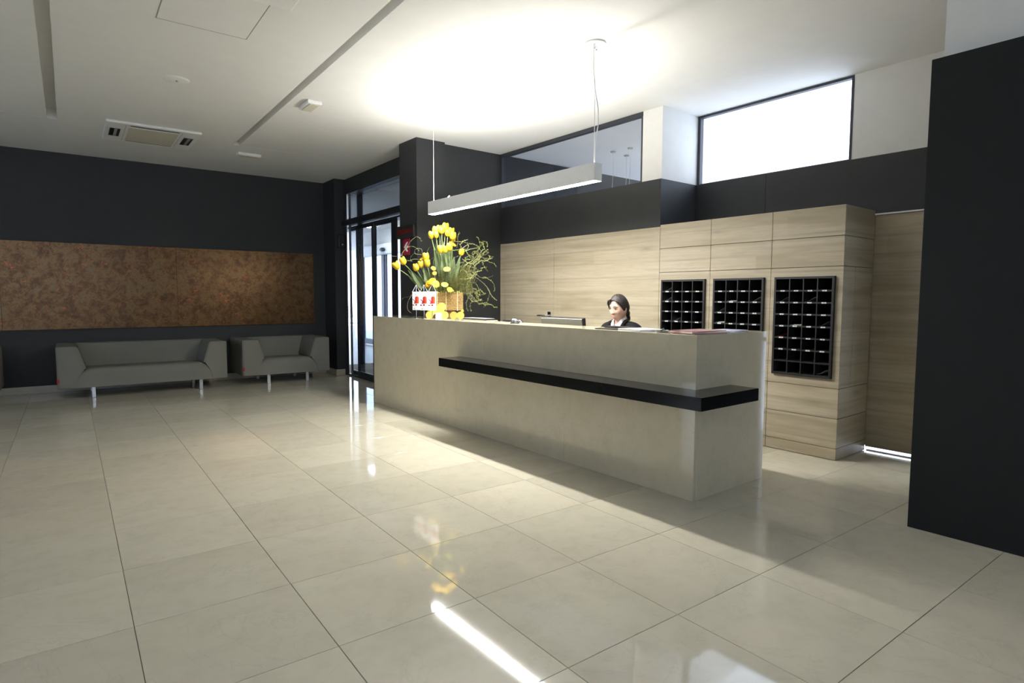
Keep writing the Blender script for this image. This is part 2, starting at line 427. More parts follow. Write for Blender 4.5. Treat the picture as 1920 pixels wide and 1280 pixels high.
# vestibule beyond the entrance
struct('floor_vestibule', B((XD + .14, 14, 6.9, 26, -.08, -.004)), M_PAVE, True)
struct('ceiling_vestibule', B((XD + .02, 9.5, 7.0, 21.5, 3.0, 3.08)), M_WHITE, True)
struct('trim_8', B((5.1, 5.3, 7.0, 16.8, 2.80, 3.0)), plain('grey_beam', (.22, .23, .26), .6), True)
struct('wall_vestibule', B((XD + .3, 6.7, 6.9, 7.0, 0, 3.0), (3.60, 3.715, YW + .12, 16.8, 0, 3.0)), M_WHITE, True)
for k, (x, y) in enumerate(((6.15, 11.0), (5.9, 13.6), (6.1, 16.6), (5.6, 17.6))):
    vl = thing('ceiling_light', ('entrance hall ceiling lamp hidden to the right of the sliding leaves', 'lamp in the entrance hall ceiling nearest the inner sliding door', 'far lamp in the entrance hall ceiling beyond the left glass', 'middle lamp in the entrance hall ceiling seen through the door')[k], 'light', L(x, y, 3.0), -TH, 'entrance hall ceiling lights')
    obj('frame', B((-.09, .09, -.34, .34, -.03, 0), bev=.003), M_ALU, vl)
    obj('diffuser', B((-.07, .07, -.31, .31, -.034, -.029)), M_VLIGHT, vl)
d2 = sroot('door_2', True)
X2 = 6.5
obj('header', B((X2 - .12, X2 + .1, 12.0, 15.9, 2.36, 2.62), bev=.005), M_ALU, d2)
obj('frame', B((X2, X2 + .1, 15.75, 15.9, 0, 2.36), (X2, X2 + .1, 14.3, 14.42, 0, 2.36), (X2, X2 + .1, 12.0, 12.15, 0, 2.36), bev=.004), M_BGF, d2)
for y0, y1 in ((14.42, 15.75), (13.25, 14.3), (12.15, 13.2)):
    obj('leaf_frame', B((X2 + .02, X2 + .07, y0, y0 + .08, .02, 2.36), (X2 + .02, X2 + .07, y1 - .08, y1, .02, 2.36), (X2 + .02, X2 + .07, y0 + .08, y1 - .08, .02, .16), bev=.003), M_BGF, d2)
    obj('pane', B((X2 + .04, X2 + .048, y0 + .07, y1 - .07, .15, 2.36)), M_GLASSD, d2)
bm = bmesh.new(); ellipsoid(bm, (X2 - .15, 14.05, 2.47), (.05, .14, .05)); obj('motion_sensor', bm, M_BLKPL, d2, True)
struct('wall_entrance', B((X2, X2 + .12, 12.0, 15.9, 2.62, 3.0), (X2, X2 + .12, 7.0, 12.0, 0, 3.0)), M_WHITE, True)
# chair out in the entrance hall
ch = thing('metal_chair', 'silver metal chair standing far beyond the left glass of the sliding doors', 'chair', L(7.35, 18.42, 0), -TH + .5)
bm = bmesh.new()
for sx in (-1, 1):
    tube(bm, [(sx * .22, .22, 0), (sx * .20, .20, .45), (sx * .19, .26, .95)], .016)
obj('leg', bm, M_CHROME, ch, True)
for sx in (-1, 1):
    bm = bmesh.new(); tube(bm, [(sx * .22, -.22, 0), (sx * .20, -.20, .45)], .016); obj('leg', bm, M_CHROME, ch, True)
obj('seat', B((-.22, .22, -.23, .21, .44, .475), bev=.01, seg=2), M_ALU, ch)
bm = bmesh.new()
for z in (.62, .73, .84, .93): addbox(bm, -.19, .19, .215 + (z - .45) * .1, .23 + (z - .45) * .1, z, z + .06, bev=.004)
obj('backrest', bm, M_ALU, ch)
# small access box on the pilaster
ab = thing('alarm_box', 'small black alarm box with a white dot on the dark corner pilaster', 'box', L(3.62, 9.61, 2.2), -TH)
obj('casing', B((-.05, .05, -.045, -.001, -.1, .1), bev=.008, seg=2), M_BLKPL, ab)
bm = bmesh.new(); ellipsoid(bm, (.01, -.046, -.055), (.011, .006, .011)); obj('indicator', bm, M_WPL, ab, True)

# ------------------------------------------------------------------ sofas (lounge frame)
def sofa(x0, x1, label, depth=.84):
    W = x1 - x0
    t = thing('sofa', label, 'sofa', L((x0 + x1) / 2, 9.235, 0), -TH, 'grey green lounge sofas along the mural wall')
    h = W / 2; zb, zt = .142, .665
    # seat block: rounded front edge, sunk towards both arms
    bm = bmesh.new(); n = 28
    prof = [(.0, zb), (.0, .27), (.006, .325), (.026, .365), (.06, .382), (.30, .372), (depth - .22, .362), (depth - .22, zb)]
    rows = []
    for i in range(n + 1):
        s = i / n; x = -h + .15 + s * (W - .30)
        e = min(s, 1 - s) * (W - .30); drop = .085 * max(0, 1 - e / .20) ** 1.8
        rows.append([bm.verts.new((x, y, z - (drop if z > .26 else 0))) for y, z in prof])
    for a, b in zip(rows, rows[1:]):
        for k in range(len(prof)):
            k2 = (k + 1) % len(prof); bm.faces.new((a[k], a[k2], b[k2], b[k]))
    bm.faces.new(rows[0]); bm.faces.new(rows[-1][::-1])
    obj('seat', bm, M_SOFA, t, True)
    bm = bmesh.new()                                       # back, leaning inwards at its foot
    a = [(-h + .12, depth - .25, zb), (-h + .12, depth - .25, .33), (-h + .12, depth - .20, zt - .02), (-h + .12, depth - .18, zt), (-h + .12, depth, zt), (-h + .12, depth, zb)]
    va = [bm.verts.new(p) for p in a]; vb = [bm.verts.new((-p[0], p[1], p[2])) for p in a]
    for i in range(6): bm.faces.new((va[i], va[(i + 1) % 6], vb[(i + 1) % 6], vb[i]))
    bm.faces.new(va); bm.faces.new(vb[::-1])
    bmesh.ops.bevel(bm, geom=[e for e in bm.edges if min(v.co.z for v in e.verts) > zt - .03], offset=.012, segments=2, affect='EDGES')
    obj('backrest', bm, M_SOFA, t, True)
    for s in (-1, 1):                                      # arms: block whose inner face slopes out to a nose, then tucks under
        pts = [(s * h, zb), (s * h, zt - .012), (s * (h - .012), zt), (s * (h - .20), zt), (s * (h - .225), zt - .02), (s * (h - .30), .39), (s * (h - .296), .372), (s * (h - .20), .275), (s * (h - .20), zb)]
        bm = bmesh.new(); prism_y(bm, pts, -.004, depth)
        bmesh.ops.bevel(bm, geom=[e for e in bm.edges if abs(e.verts[0].co.y - e.verts[1].co.y) < 1e-5 and e.verts[0].co.y < .1], offset=.012, segments=2, affect='EDGES')
        obj('armrest', bm, M_SOFA, t, True)
    for lx in (-h + .37, h - .33):
        for ly in (.075, depth - .11):
            obj('leg', B((lx - .02, lx + .02, ly - .02, ly + .02, 0, zb + .002), bev=.003), M_STEEL, t)
    obj('maker_tag', B((-h - .003, -h + .022, -.008, .004, zb + .075, zb + .125), bev=.002), M_RED, t)
    return t
sofa(-.155, 1.782, 'long grey green sofa with the red tag, in the middle under the mural')
sofa(1.992, 3.262, 'short grey green two-seat sofa beside the glass sliding doors')
sofa(-2.64, -.715, 'grey green sofa cut off by the left edge of the picture')

# ------------------------------------------------------------------ desk-side walls (world frame)
XT = 4.951
struct('wall_column', B((3.633, 4.03, 6.425, 6.86, 0, ZC), (4.03, 9.2, 6.50, 6.75, 0, ZC)), M_DARK)
wf = sroot('wall_front')                                    # wall above and behind the desk
obj('dark_band', B((XT - .004, XT + .14, 3.847, 6.498, 2.011, 2.486)), M_DARK, wf)
obj('white_pier', B((XT, XT + .10, 3.846, 4.092, 2.486, ZC)), M_WHITE, wf)
wret = sroot('wall_return')
obj('return_band', B((XT + .14, 5.56, 3.848, 3.95, 2.03, 2.486)), M_DARK, wret)
obj('return_wall', B((XT + .10, 5.60, 3.846, 3.95, 2.486, ZC)), M_WHITE, wret)
wup = sroot('wall_upper')
for y0, y1 in ((1.2, 3.07), (3.074, 3.844)):
    obj('dark_panel', B((5.545, 5.60, y0, y1, 2.0, 2.486), bev=.0015), M_DARK, wup)
bm = bmesh.new()
for y in (3.02, 3.045 + .075):
    bmesh.ops.create_cone(bm, cap_ends=True, segments=8, radius1=.006, radius2=.006, depth=.004, matrix=Matrix.Translation((5.544, y, 2.44)) @ Matrix.Rotation(math.pi / 2, 4, 'Y'))
obj('screw', bm, M_RACK, wup)
obj('white_panel', B((5.545, 5.60, 1.2, 2.305, 2.486, ZC)), M_WHITE, wup)
obj('backing', B((5.02, 5.5, 3.855, 6.498, 0, 2.008)), M_DARK, wf)
# oak cladding left of the cabinets
obj('oak_panel', B((XT, XT + .06, 3.85, 5.424, 0, 2.009)), M_WOOD, wf)
obj('oak_panel', B((XT, XT + .06, 6.40, 6.498, 0, 2.009)), M_WOOD, wf)
d3 = sroot('door_3')
obj('door_leaf', B((XT + .001, XT + .05, 5.430, 6.396, .01, 2.008), bev=.001), M_WOOD, d3)
bm = bmesh.new(); tube(bm, [(XT, 5.50, 1.075), (XT - .055, 5.50, 1.075), (XT - .06, 5.51, 1.075), (XT - .06, 5.66, 1.072)], .009, 10)
lathe_b = bmesh.new()
obj('door_handle', bm, M_CHROME, d3, True); lathe_b.free()
obj('lock_plate', B((XT - .008, XT + .001, 5.47, 5.53, 1.05, 1.12), bev=.002), M_CHROME, d3)
# windows
w1 = sroot('window_1')
obj('frame', B((XT - .004, XT + .06, 4.09, 6.498, ZC - .042, ZC - .001), (XT - .002, XT + .06, 4.092, 4.112, 2.486, ZC - .04), (XT - .002, XT + .06, 6.47, 6.498, 2.486, ZC - .04)), plain('dark_window_frame', (.03, .035, .045), .5), w1)
obj('pane', B((XT + .02, XT + .028, 4.10, 6.48, 2.486, ZC - .03)), glass('side_glass', (.93, .95, .98), 2.2), w1)
w2 = sroot('window_2')
obj('frame', B((5.545, 5.60, 2.305, 3.846, ZC - .022, ZC - .001), (5.54, 5.60, 2.305, 2.325, 2.486, ZC - .02), (5.545, 5.60, 3.815, 3.845, 2.486, ZC - .02), (5.56, 5.60, 2.325, 3.815, 2.486, 2.496)), MATS['dark_window_frame'], w2)
obj('pane', B((5.57, 5.578, 2.32, 3.83, 2.49, ZC - .015)), M_GLASS, w2)
# side room behind window 1: its near wall, its own pendant cables
struct('wall_side_room', B((5.61, 9.2, 3.846, 3.95, 0, ZC)), M_WHITE)
struct('floor_side_room', B((5.06, 9.2, 3.96, 6.5, -.05, 0)), M_PAVE)
for k, (x, y) in enumerate(((5.986, 5.432), (6.007, 5.163), (6.28, 5.46))):
    c = thing('cable_pendant', ('left of three thin pendant cables behind the upper glass', 'right of three thin pendant cables behind the upper glass, with a curling wire', 'middle, shorter looking of three thin pendant cables behind the upper glass')[k], 'lamp', (x, y, ZC), 0, 'pendant cables behind the high glass')
    bm = bmesh.new(); lathe(bm, [(.032, -.014), (.036, -.004), (.036, 0)], 16); obj('ceiling_rose', bm, M_GREYPL, c, True)
    bm = bmesh.new(); tube(bm, [(0, 0, -.01), (.004, .0, -.25), (.0, .012, -.5), (0, 0, -.95)], .003, 5); obj('cable', bm, M_WPL, c, True)
    bm = bmesh.new(); lathe(bm, [(.05, -1.13), (.055, -1.0), (.03, -.95), (.008, -.94)], 16); obj('lamp_shade', bm, M_ALU, c, True)

# recess: oak door, sidelight, closing walls
d4 = sroot('door_4')
obj('door_leaf', B((5.515, 5.56, 1.710, 2.0785, .035, 1.985), (5.56, 5.58, 1.69, 2.3, .035, 2.0)), M_WOOD, d4)
obj('top_trim', B((5.50, 5.56, 1.2, 2.09, 1.988, 2.0)), M_ALU, d4)
obj('threshold_profile', B((5.53, 5.56, 1.715, 2.074, 0, .008)), M_ALU, d4)
w3 = sroot('window_3')
obj('frame', B((5.515, 5.56, 1.54, 1.708, 0, 1.99), (5.515, 5.56, 1.345, 1.375, 0, 1.99), (5.515, 5.56, 1.375, 1.54, 1.95, 1.99), (5.515, 5.56, 1.375, 1.54, .88, .92)), M_WPL, w3)
obj('pane', B((5.535, 5.541, 1.375, 1.54, .01, 1.95)), M_GLASS, w3)
struct('wall_recess', B((5.515, 5.60, -.6, 1.34, 0, ZC)), M_DARK)
struct('wall_corridor', B((4.0, 5.515, -.6, -.5, 0, ZC)), M_WHITE)
wr = struct('wall_right', B((3.905, 4.0, -3.6, 1.17, 0, ZC)), M_WHITE)
for y0, y1 in ((-.6, 1.208), (-2.1, -.603), (-3.6, -2.103)):
    struct('cladding_panel', B((3.845, 3.905, y0, y1, 0, 2.582), bev=.001), plain('black_cladding', (.0125, .0135, .014), .6, 0, .05, 8, spec=.3), parent=wr)
# hidden sides of the room: rear and left walls, unseen windows mostly added for fill daylight
struct('wall_rear', B((-5.2, 4.0, -3.7, -3.58, 0, 1.3), (-5.2, 4.0, -3.7, -3.58, 2.8, ZC), (-5.2, -4.6, -3.7, -3.58, 1.3, 2.8), (1.6, 4.0, -3.7, -3.58, 1.3, 2.8)), M_DARK)
wn = sroot('window_9')  # unseen window added behind the camera as soft fill light
obj('frame', B(*[(x - .04, x + .04, -3.68, -3.60, 1.3, 2.8) for x in (-4.56, -2.25, -.3, 1.56)]), MATS['dark_window_frame'], wn)
obj('pane', B((-4.6, 1.6, -3.645, -3.637, 1.3, 2.8)), M_GLASS, wn)
bm = B((-5.2, -5.05, -3.7, 10.6, 0, .9), (-5.2, -5.05, -3.7, 10.6, 2.7, ZC))
wins = [(-3.0, -2.0), (5.9, 8.3)]  # near one added for fill; far one inferred from a reflection, widened for light
ys = [-3.7] + [v for w in wins for v in w] + [10.6]
for a, b in zip(ys[0::2], ys[1::2]): addbox(bm, -5.2, -5.05, a, b, .9, 2.7)
struct('wall_left', bm, M_DARK)
for k, (a, b) in enumerate(wins):
    wn = sroot('window_%d' % (4 + k))
    obj('frame', B((-5.15, -5.09, a, a + .04, .9, 2.7), (-5.15, -5.09, b - .04, b, .9, 2.7), (-5.15, -5.09, a + .04, b - .04, .9, .94), (-5.15, -5.09, a + .04, b - .04, 2.66, 2.7)), MATS['dark_window_frame'], wn)
    obj('pane', B((-5.123, -5.115, a + .035, b - .035, .935, 2.665)), M_GLASS, wn)

# ------------------------------------------------------------------ reception counter
def pobj(name, bm, mat, parent, smooth=False, base=None):
    """geometry given in world coordinates, parent unrotated; stored relative to it"""
    p = base if base is not None else parent.location
    bmesh.ops.translate(bm, verts=bm.verts[:], vec=-Vector(p)); return obj(name, bm, mat, parent, smooth)
ZT = 1.063
rc = thing('reception_counter', 'long polished beige marble reception counter with a black ledge on its front', 'counter', (3.4, 4.5, 0))
jy = [2.207, 3.40, 4.50, 5.65, 6.80]
for a, b in zip(jy, jy[1:]):
    pobj('front_slab', B((3.227, 3.257, a + .0006, b - .0006, 0, ZT), bev=.0012), M_DESK, rc)
for a, b, xb in ((2.5206, 3.40, 3.545), (3.40, 4.90, 3.545), (4.90, 6.42, 3.70), (6.42, 6.80, 3.628)):
    pobj('top_slab', B((3.2573, xb, a + .0004, b - .0004, ZT - .02, ZT), bev=.0006), M_DESK, rc)
pobj('top_slab', B((3.2573, 4.062, 2.2373, 2.52, ZT - .02, ZT), bev=.0006), M_DESK, rc)
pobj('end_slab', B((3.2573, 4.062, 2.207, 2.237, 0, ZT), bev=.0012), M_DESK, rc)
pobj('end_slab', B((3.2573, 3.62, 6.77, 6.7996, 0, ZT - .0204), bev=.0008), M_DESK, rc)
pobj('inner_panel', B((3.515, 3.54, 2.52, 4.9, 0, ZT - .021), (4.03, 4.06, 2.24, 2.52, 0, ZT - .021), (3.54, 4.03, 2.49, 2.515, 0, ZT - .021), (3.54, 3.60, 4.9, 6.42, 0, ZT - .021)), M_WOODX, rc)
pobj('desk_top', B((3.54, 3.99, 2.52, 6.38, .70, .73), bev=.002), M_WOOD, rc)
pobj('drawer_unit', B((3.56, 3.97, 5.2, 5.62, .0, .70), (3.975, 3.985, 5.205, 5.615, .02, .23), (3.975, 3.985, 5.205, 5.615, .24, .45), (3.975, 3.985, 5.205, 5.615, .46, .69)), M_WOODX, rc)
bm = bmesh.new()
prism(bm, [(2.985, 2.003), (3.615, 2.003), (3.615, 2.2065), (3.2266, 2.2065), (3.2266, 4.89), (2.985, 4.89)], .64, .72)
bmesh.ops.bevel(bm, geom=bm.edges[:], offset=.0025, segments=2, affect='EDGES')
pobj('ledge', bm, M_SHELF, rc)

# ------------------------------------------------------------------ oak cabinets with pigeonhole racks
RZ0, RZ1 = .655, 1.474
units = [(2.079, 2.6665, 2.132, 2.624, 'right'), (2.6705, 3.262, 2.720, 3.214, 'middle'), (3.266, 3.846, 3.304, 3.806, 'left')]
clabel = {'right': 'tall oak cabinet at the right end by the oak door', 'middle': 'middle oak cabinet of the row behind the counter end', 'left': 'left oak cabinet of the row, nearest the seated receptionist'}
rlabel = {'right': 'black key rack fully in view on the rightmost oak cabinet', 'middle': 'black key rack in the middle, its foot hidden by the counter', 'left': 'black key rack nearest the seated receptionist, its foot hidden'}
RACKS = {}
for y0, y1, r0, r1, side in units:
    cb = thing('oak_cabinet', clabel[side], 'cabinet', (5.2, (y0 + y1) / 2, 0), 0, 'oak cabinets with key racks')
    zz = [.096, .336, .578, 1.55, 1.788]
    car = [(4.972, 5.51, y0 + .018, y0 + .03, .0, 2.02), (4.972, 5.51, y1 - .02, y1 - .004, .0, 2.02), (5.30, 5.51, y0 + .03, y1 - .02, 0, 2.02), (4.972, 5.30, y0 + .03, y1 - .02, 2.0, 2.02)]
    for z in zz: car.append((4.972, 5.30, y0 + .03, y1 - .02, z - .01, z + .01))
    pobj('carcass', B(*car), M_JOINT, cb)
    g = .0022
    edges = [0.003] + zz + [2.0255]
    for k, (za, zb_) in enumerate(zip(edges, edges[1:])):
        za += g; zb_ -= (g if k < 5 else 0)
        if k == 3:
            bx = B((XT, XT + .018, y0, r0 - .001, za, zb_), (XT, XT + .018, r1 + .001, y1, za, zb_), (XT, XT + .018, r0 - .001, r1 + .001, RZ1 + .001, zb_), (XT, XT + .018, r0 - .001, r1 + .001, za, RZ0 - .001))
            pobj('rack_panel', bx, M_WOOD, cb)
        else:
            pobj('plinth' if k == 0 else 'door_panel', B((XT, XT + .018, y0, y1, za, zb_), bev=.0008), M_WOOD, cb)
        if side == 'right':
            if k == 3:
                pobj('side_panel', B((XT + .0185, 5.168, y0 + .0005, y0 + .017, za, zb_)), M_WOODX, cb)
                pobj('side_panel', B((5.172, 5.508, y0 + .0005, y0 + .017, za, zb_)), M_WOODX, cb)
            else:
                pobj('side_panel', B((XT + .0185, 5.508, y0 + .0005, y0 + .017, za, zb_)), M_WOODX, cb)
    # the rack
    rk = thing('key_rack', rlabel[side], 'rack', (5.1, (r0 + r1) / 2, RZ0), 0, 'black pigeonhole racks')
    xf, fb = 4.926, .018
    pobj('frame', B((xf, 5.285, r0, r0 + fb, RZ0, RZ1), (xf, 5.285, r1 - fb, r1, RZ0, RZ1), (xf, 5.285, r0 + fb, r1 - fb, RZ0, RZ0 + fb), (xf, 5.285, r0 + fb, r1 - fb, RZ1 - fb, RZ1), bev=.001), M_RACK, rk)
    pobj('back_panel', B((5.27, 5.284, r0 + fb, r1 - fb, RZ0 + fb, RZ1 - fb)), M_RACK, rk)
    cw = (r1 - r0 - 2 * fb) / 4; chh = (RZ1 - RZ0 - 2 * fb) / 8
    for c in range(1, 4):
        y = r1 - fb - c * cw; pobj('divider', B((xf + .004, 5.27, y - .004, y + .004, RZ0 + fb, RZ1 - fb)), M_RACK, rk)
    for r in range(1, 8):
        z = RZ1 - fb - r * chh
        pobj('shelf', B((xf + .003, 5.27, r0 + fb, r1 - fb, z - .006, z + .006)), M_RACK, rk)
        if r < 7:
            for c in range(4):
                yc = r1 - fb - (c + .5) * cw
                pl = pobj('number_plate', B((xf + .0005, xf + .003, yc - .018, yc + .018, z - .0055, z + .0055)), M_WPL, rk)
                me = text_mesh(str({'left': 100, 'middle': 200, 'right': 300}[side] + (r - 1) * 4 + c + 1), .010, .0002)
                me.transform(Matrix.Translation(Vector((xf + .0002, yc, z)) - rk.location) @ Matrix(((0, 0, -1, 0), (-1, 0, 0, 0), (0, 1, 0, 0), (0, 0, 0, 1))))
                obj('number', me, M_TEXT, pl)
    RACKS[side] = (r0 + fb, r1 - fb, cw, chh, xf, fb)
rown = ['top', 'second', 'third', 'fourth', 'fifth', 'sixth', 'seventh', 'bottom']; coln = ['first', 'second', 'third', 'last']
def letter(side, r, c, kind):
    a0, a1, cw, chh, xf, fb = RACKS[side]
    y1 = a1 - c * cw - .006; y0 = y1 - cw + .012; z0 = RZ1 - fb - (r + 1) * chh + .0065
    mat, word = {'grey': (M_GREYPAPER, 'grey folded sheet'), 'white': (M_PAPER, 'white sheet'), 'dim': (M_DIMPAPER, 'dark grey envelope'), 'red': (M_RED, 'red leaflet'), 'thin': (M_GREYPAPER, 'thin white letter')}[kind]
    o = thing('letter', '%s in the %s row, %s pigeonhole of the %s key rack' % (word, rown[r], coln[c], side), 'paper', (xf + .06, (y0 + y1) / 2, z0), 0, 'post in the key racks')
    bm = bmesh.new(); w = (y1 - y0) / 2
    if kind in ('grey', 'white', 'red'):      # sheet lying on the shelf with one side propped against the right divider
        h = .045 if kind != 'red' else .028
        pts = [(w * .95, .001), (w * .55, .003), (-w * .2, h * .75), (-w * .97, h)]
        top = [(y, z + .0016) for y, z in pts]
        poly = pts + top[::-1]
        prism_y(bm, [(y, z) for y, z in poly], -.03, .12)
        for v in bm.verts: v.co = (v.co.y + (.03 if v.co.x < 0 else 0), v.co.x, v.co.z)
    elif kind == 'thin':
        addbox(bm, -.045, .14, -w * .9, w * .85, 0, .003)
        addbox(bm, -.03, .12, -w * .9, w * .5, .003, .008)
    else:                                      # envelope standing at the right wall of its pigeonhole
        addbox(bm, .02, .16, -w * .97, -w * .97 + .004, 0, chh * .8); addbox(bm, .14, .144, -w * .96, -w * .1, 0, chh * .72)
    obj('sheet', bm, mat, o)
for a in (('left', 0, 0, 'grey'), ('left', 1, 0, 'grey'), ('left', 2, 1, 'dim'), ('left', 3, 1, 'grey'), ('left', 1, 2, 'dim'), ('left', 4, 2, 'dim'),
          ('middle', 1, 1, 'thin'), ('middle', 1, 3, 'grey'), ('middle', 2, 0, 'grey'), ('middle', 3, 0, 'thin'), ('middle', 0, 1, 'dim'), ('middle', 2, 3, 'dim'), ('middle', 3, 1, 'dim'), ('middle', 4, 1, 'grey'),
          ('right', 1, 0, 'grey'), ('right', 1, 2, 'grey'), ('right', 3, 1, 'thin'), ('right', 3, 3, 'grey'), ('right', 4, 0, 'red'), ('right', 7, 3, 'white'),
          ('right', 0, 0, 'dim'), ('right', 0, 1, 'dim'), ('right', 1, 1, 'dim'), ('right', 2, 0, 'dim'), ('right', 0, 3, 'dim'), ('right', 5, 3, 'dim'), ('right', 4, 1, 'dim')): letter(*a)

# ------------------------------------------------------------------ pendant lamp
XA, XB, YA, YB, ZA, ZB = 3.337, 3.419, 3.215, 5.665, 2.180, 2.313
lp = thing('pendant_lamp', 'long slim aluminium pendant lamp glowing over the reception counter', 'lamp', ((XA + XB) / 2, (YA + YB) / 2, ZA))
pobj('housing', B((XA, XA + .004, YA + .004, YB - .004, ZA, ZB), (XB - .004, XB, YA + .004, YB - .004, ZA, ZB), (XA + .004, XB - .004, YA + .004, YB - .004, ZA + .05, ZA + .06)), M_ALU, lp)
for y in (YA, YB - .004): pobj('end_cap', B((XA, XB, y, y + .004, ZA, ZB), bev=.0008), M_ALU, lp)
pobj('diffuser', B((XA + .006, XB - .006, YA + .006, YB - .006, ZA + .003, ZA + .007)), M_TUBE, lp)
pobj('uplight', B((XA + .012, XB - .012, YA + .1, YB - .1, ZB - .006, ZB - .002)), M_TUBEU, lp)
for y in (3.26, 5.61):
    bm = bmesh.new(); tube(bm, [(3.378, y, ZB - .06), (3.378, y, ZC - .01)], .0028, 6); pobj('suspension_wire', bm, M_ALU, lp, True)
    bm = bmesh.new(); r = .082 if y < 4 else .034
    lathe(bm, [(r * .96, -.012), (r, -.006), (r, 0)], 28, (3.365 if y < 4 else 3.40, y - .01, ZC)); pobj('ceiling_rose', bm, M_WPL, lp, 'all' if 0 else True)
bm = bmesh.new()
tube(bm, [(3.345, 3.245, ZC - .01), (3.347, 3.248, 3.12), (3.352, 3.25, 3.0), (3.365, 3.245, 2.86), (3.39, 3.235, 2.72), (3.392, 3.235, 2.60), (3.384, 3.25, 2.50), (3.382, 3.258, 2.31)], .0042, 7); pobj('power_cord', bm, M_WPL, lp, True)
bm = bmesh.new(); lathe(bm, [(.007, 0), (.007, .03)], 10, (3.35, 3.245, ZC - .04)); lathe(bm, [(.007, 0), (.007, .03)], 10, (3.385, 3.255, ZC - .04)); pobj('cord_grip', bm, M_CHROME, lp, True)
bm = bmesh.new(); tube(bm, [(XA + .01, 5.30, ZB - .005), (XA + .03, 5.28, ZB + .022)], .004, 6); pobj('wire_grip', bm, M_CHROME, lp, True)

# ------------------------------------------------------------------ ceiling fittings (lounge frame)
def cassette(x, y, label):
    t = thing('air_conditioner', label, 'air conditioner', L(x, y, ZC), -TH, 'ceiling air conditioners')
    h = .465
    obj('frame', B((-h, h, -h, h, -.028, 0), bev=.01, seg=2), M_WPL, t)
    obj('intake_panel', B((-.245, .245, -.33, .33, -.034, -.027), bev=.003), M_CREAM, t)
    obj('air_slot', B((-.235, .245, -.405, -.375, -.0295, -.0275)), M_BLKPL, t)
    obj('air_slot', B((-.235, .245, .372, .385, -.0295, -.0275)), M_BLKPL, t)
    for s in (-1, 1):
        lo = obj('air_outlet', B((s * .365 - .05, s * .365 + .05, -.19, .19, -.030, -.0275)), M_BLKPL, t)
        obj('vane', B((s * .365 - .008, s * .365 + .022, -.18, .18, -.034, -.0295), bev=.001), M_GREYPL, lo)
    for s in (-1, 1): obj('seam', B((s * .275 - .002, s * .275 + .002, -.40, .40, -.029, -.0275)), M_GREYPL, t)
    return t
cassette(.866, 8.335, 'ceiling air conditioner above the long sofa, near the mural wall')
cassette(.795, 3.695, 'ceiling air conditioner cut off by the top edge of the picture')
t = thing('ceiling_speaker', 'round white ceiling speaker between the two air conditioners', 'speaker', L(.845, 6.11, ZC), -TH)
bm = bmesh.new(); lathe(bm, [(.0, -.012), (.085, -.010), (.098, -.006), (.104, 0)], 32); obj('cover', bm, M_WPL, t, True)
bm = bmesh.new(); lathe(bm, [(0, -.020), (.009, -.018), (.010, -.011)], 12); obj('centre_cap', bm, M_GREYPL, t, True)
for x, y, lab, w in ((2.003, 6.075, 'small white emergency light on the ceiling beside the slot', .14), (2.02, 8.66, 'flat white emergency light on the ceiling close to the mural wall', .12)):
    rot = 0 if y < 7 else math.pi / 2
    t = thing('emergency_light', lab, 'light', L(x, y, ZC), -TH + rot, 'emergency lights')
    obj('housing', B((-w / 2, w / 2, -.145, .145, -.035, 0), bev=.008, seg=2), M_WPL, t)
    obj('lens', B((-w / 2 + .02, w / 2 - .02, -.125, .125, -.042, -.034), bev=.004), M_CREAM, t)
t = thing('access_hatch', 'flush access hatch in the ceiling, top left of the pendant slot', 'hatch', L(.85, 4.52, ZC), -TH)
obj('hatch_frame', B((-.292, -.286, -.345, .345, -.0014, .0), (.286, .292, -.345, .345, -.0014, 0), (-.286, .286, -.345, -.339, -.0014, 0), (-.286, .286, .339, .345, -.0014, 0)), M_GREYPL, t)
obj('hatch_panel', B((-.285, .285, -.338, .338, -.0012, .0)), M_CEIL, t)

# ------------------------------------------------------------------ signs on the column
t = thing('led_sign', 'black sign with red restaurant lettering on the dark column', 'sign', (3.633, 6.665, 2.095))
obj('casing', B((-.035, -.0005, -.205, .205, -.075, .078), bev=.004), M_BLKPL, t)
me = text_mesh('RESTAURANT', .082, .0006); me.transform(Matrix.Translation((-.0362, 0, 0)) @ Matrix(((0, 0, -1, 0), (-.76, 0, 0, 0), (0, 1, 0, 0), (0, 0, 0, 1)))); obj('lettering', me, M_LED, t)
t = thing('arrow_sign', 'small red sign with a white left arrow on the dark column', 'sign', (3.633, 6.684, 1.915))
obj('plate', B((-.006, -.0005, -.082, .082, -.10, .10), bev=.001), M_SIGNRED, t)
bm = bmesh.new()
for pts in ([(.062, 0), (-.004, .058), (-.042, .058), (.012, 0), (-.042, -.058), (-.004, -.058)], [(.012, .013), (-.050, .013), (-.050, -.013), (.012, -.013)]):
    a = [bm.verts.new((-.0075, y, z)) for y, z in pts]; b = [bm.verts.new((-.0058, y, z)) for y, z in pts]; n = len(pts)
    bm.faces.new(a); bm.faces.new(b[::-1])
    for i in range(n): bm.faces.new((a[i], b[i], b[(i + 1) % n], a[(i + 1) % n]))
obj('arrow', bm, M_PAPER, t)

# ------------------------------------------------------------------ things on the counter
AZ = -math.radians(38.4)                                     # most of them are turned towards the lobby
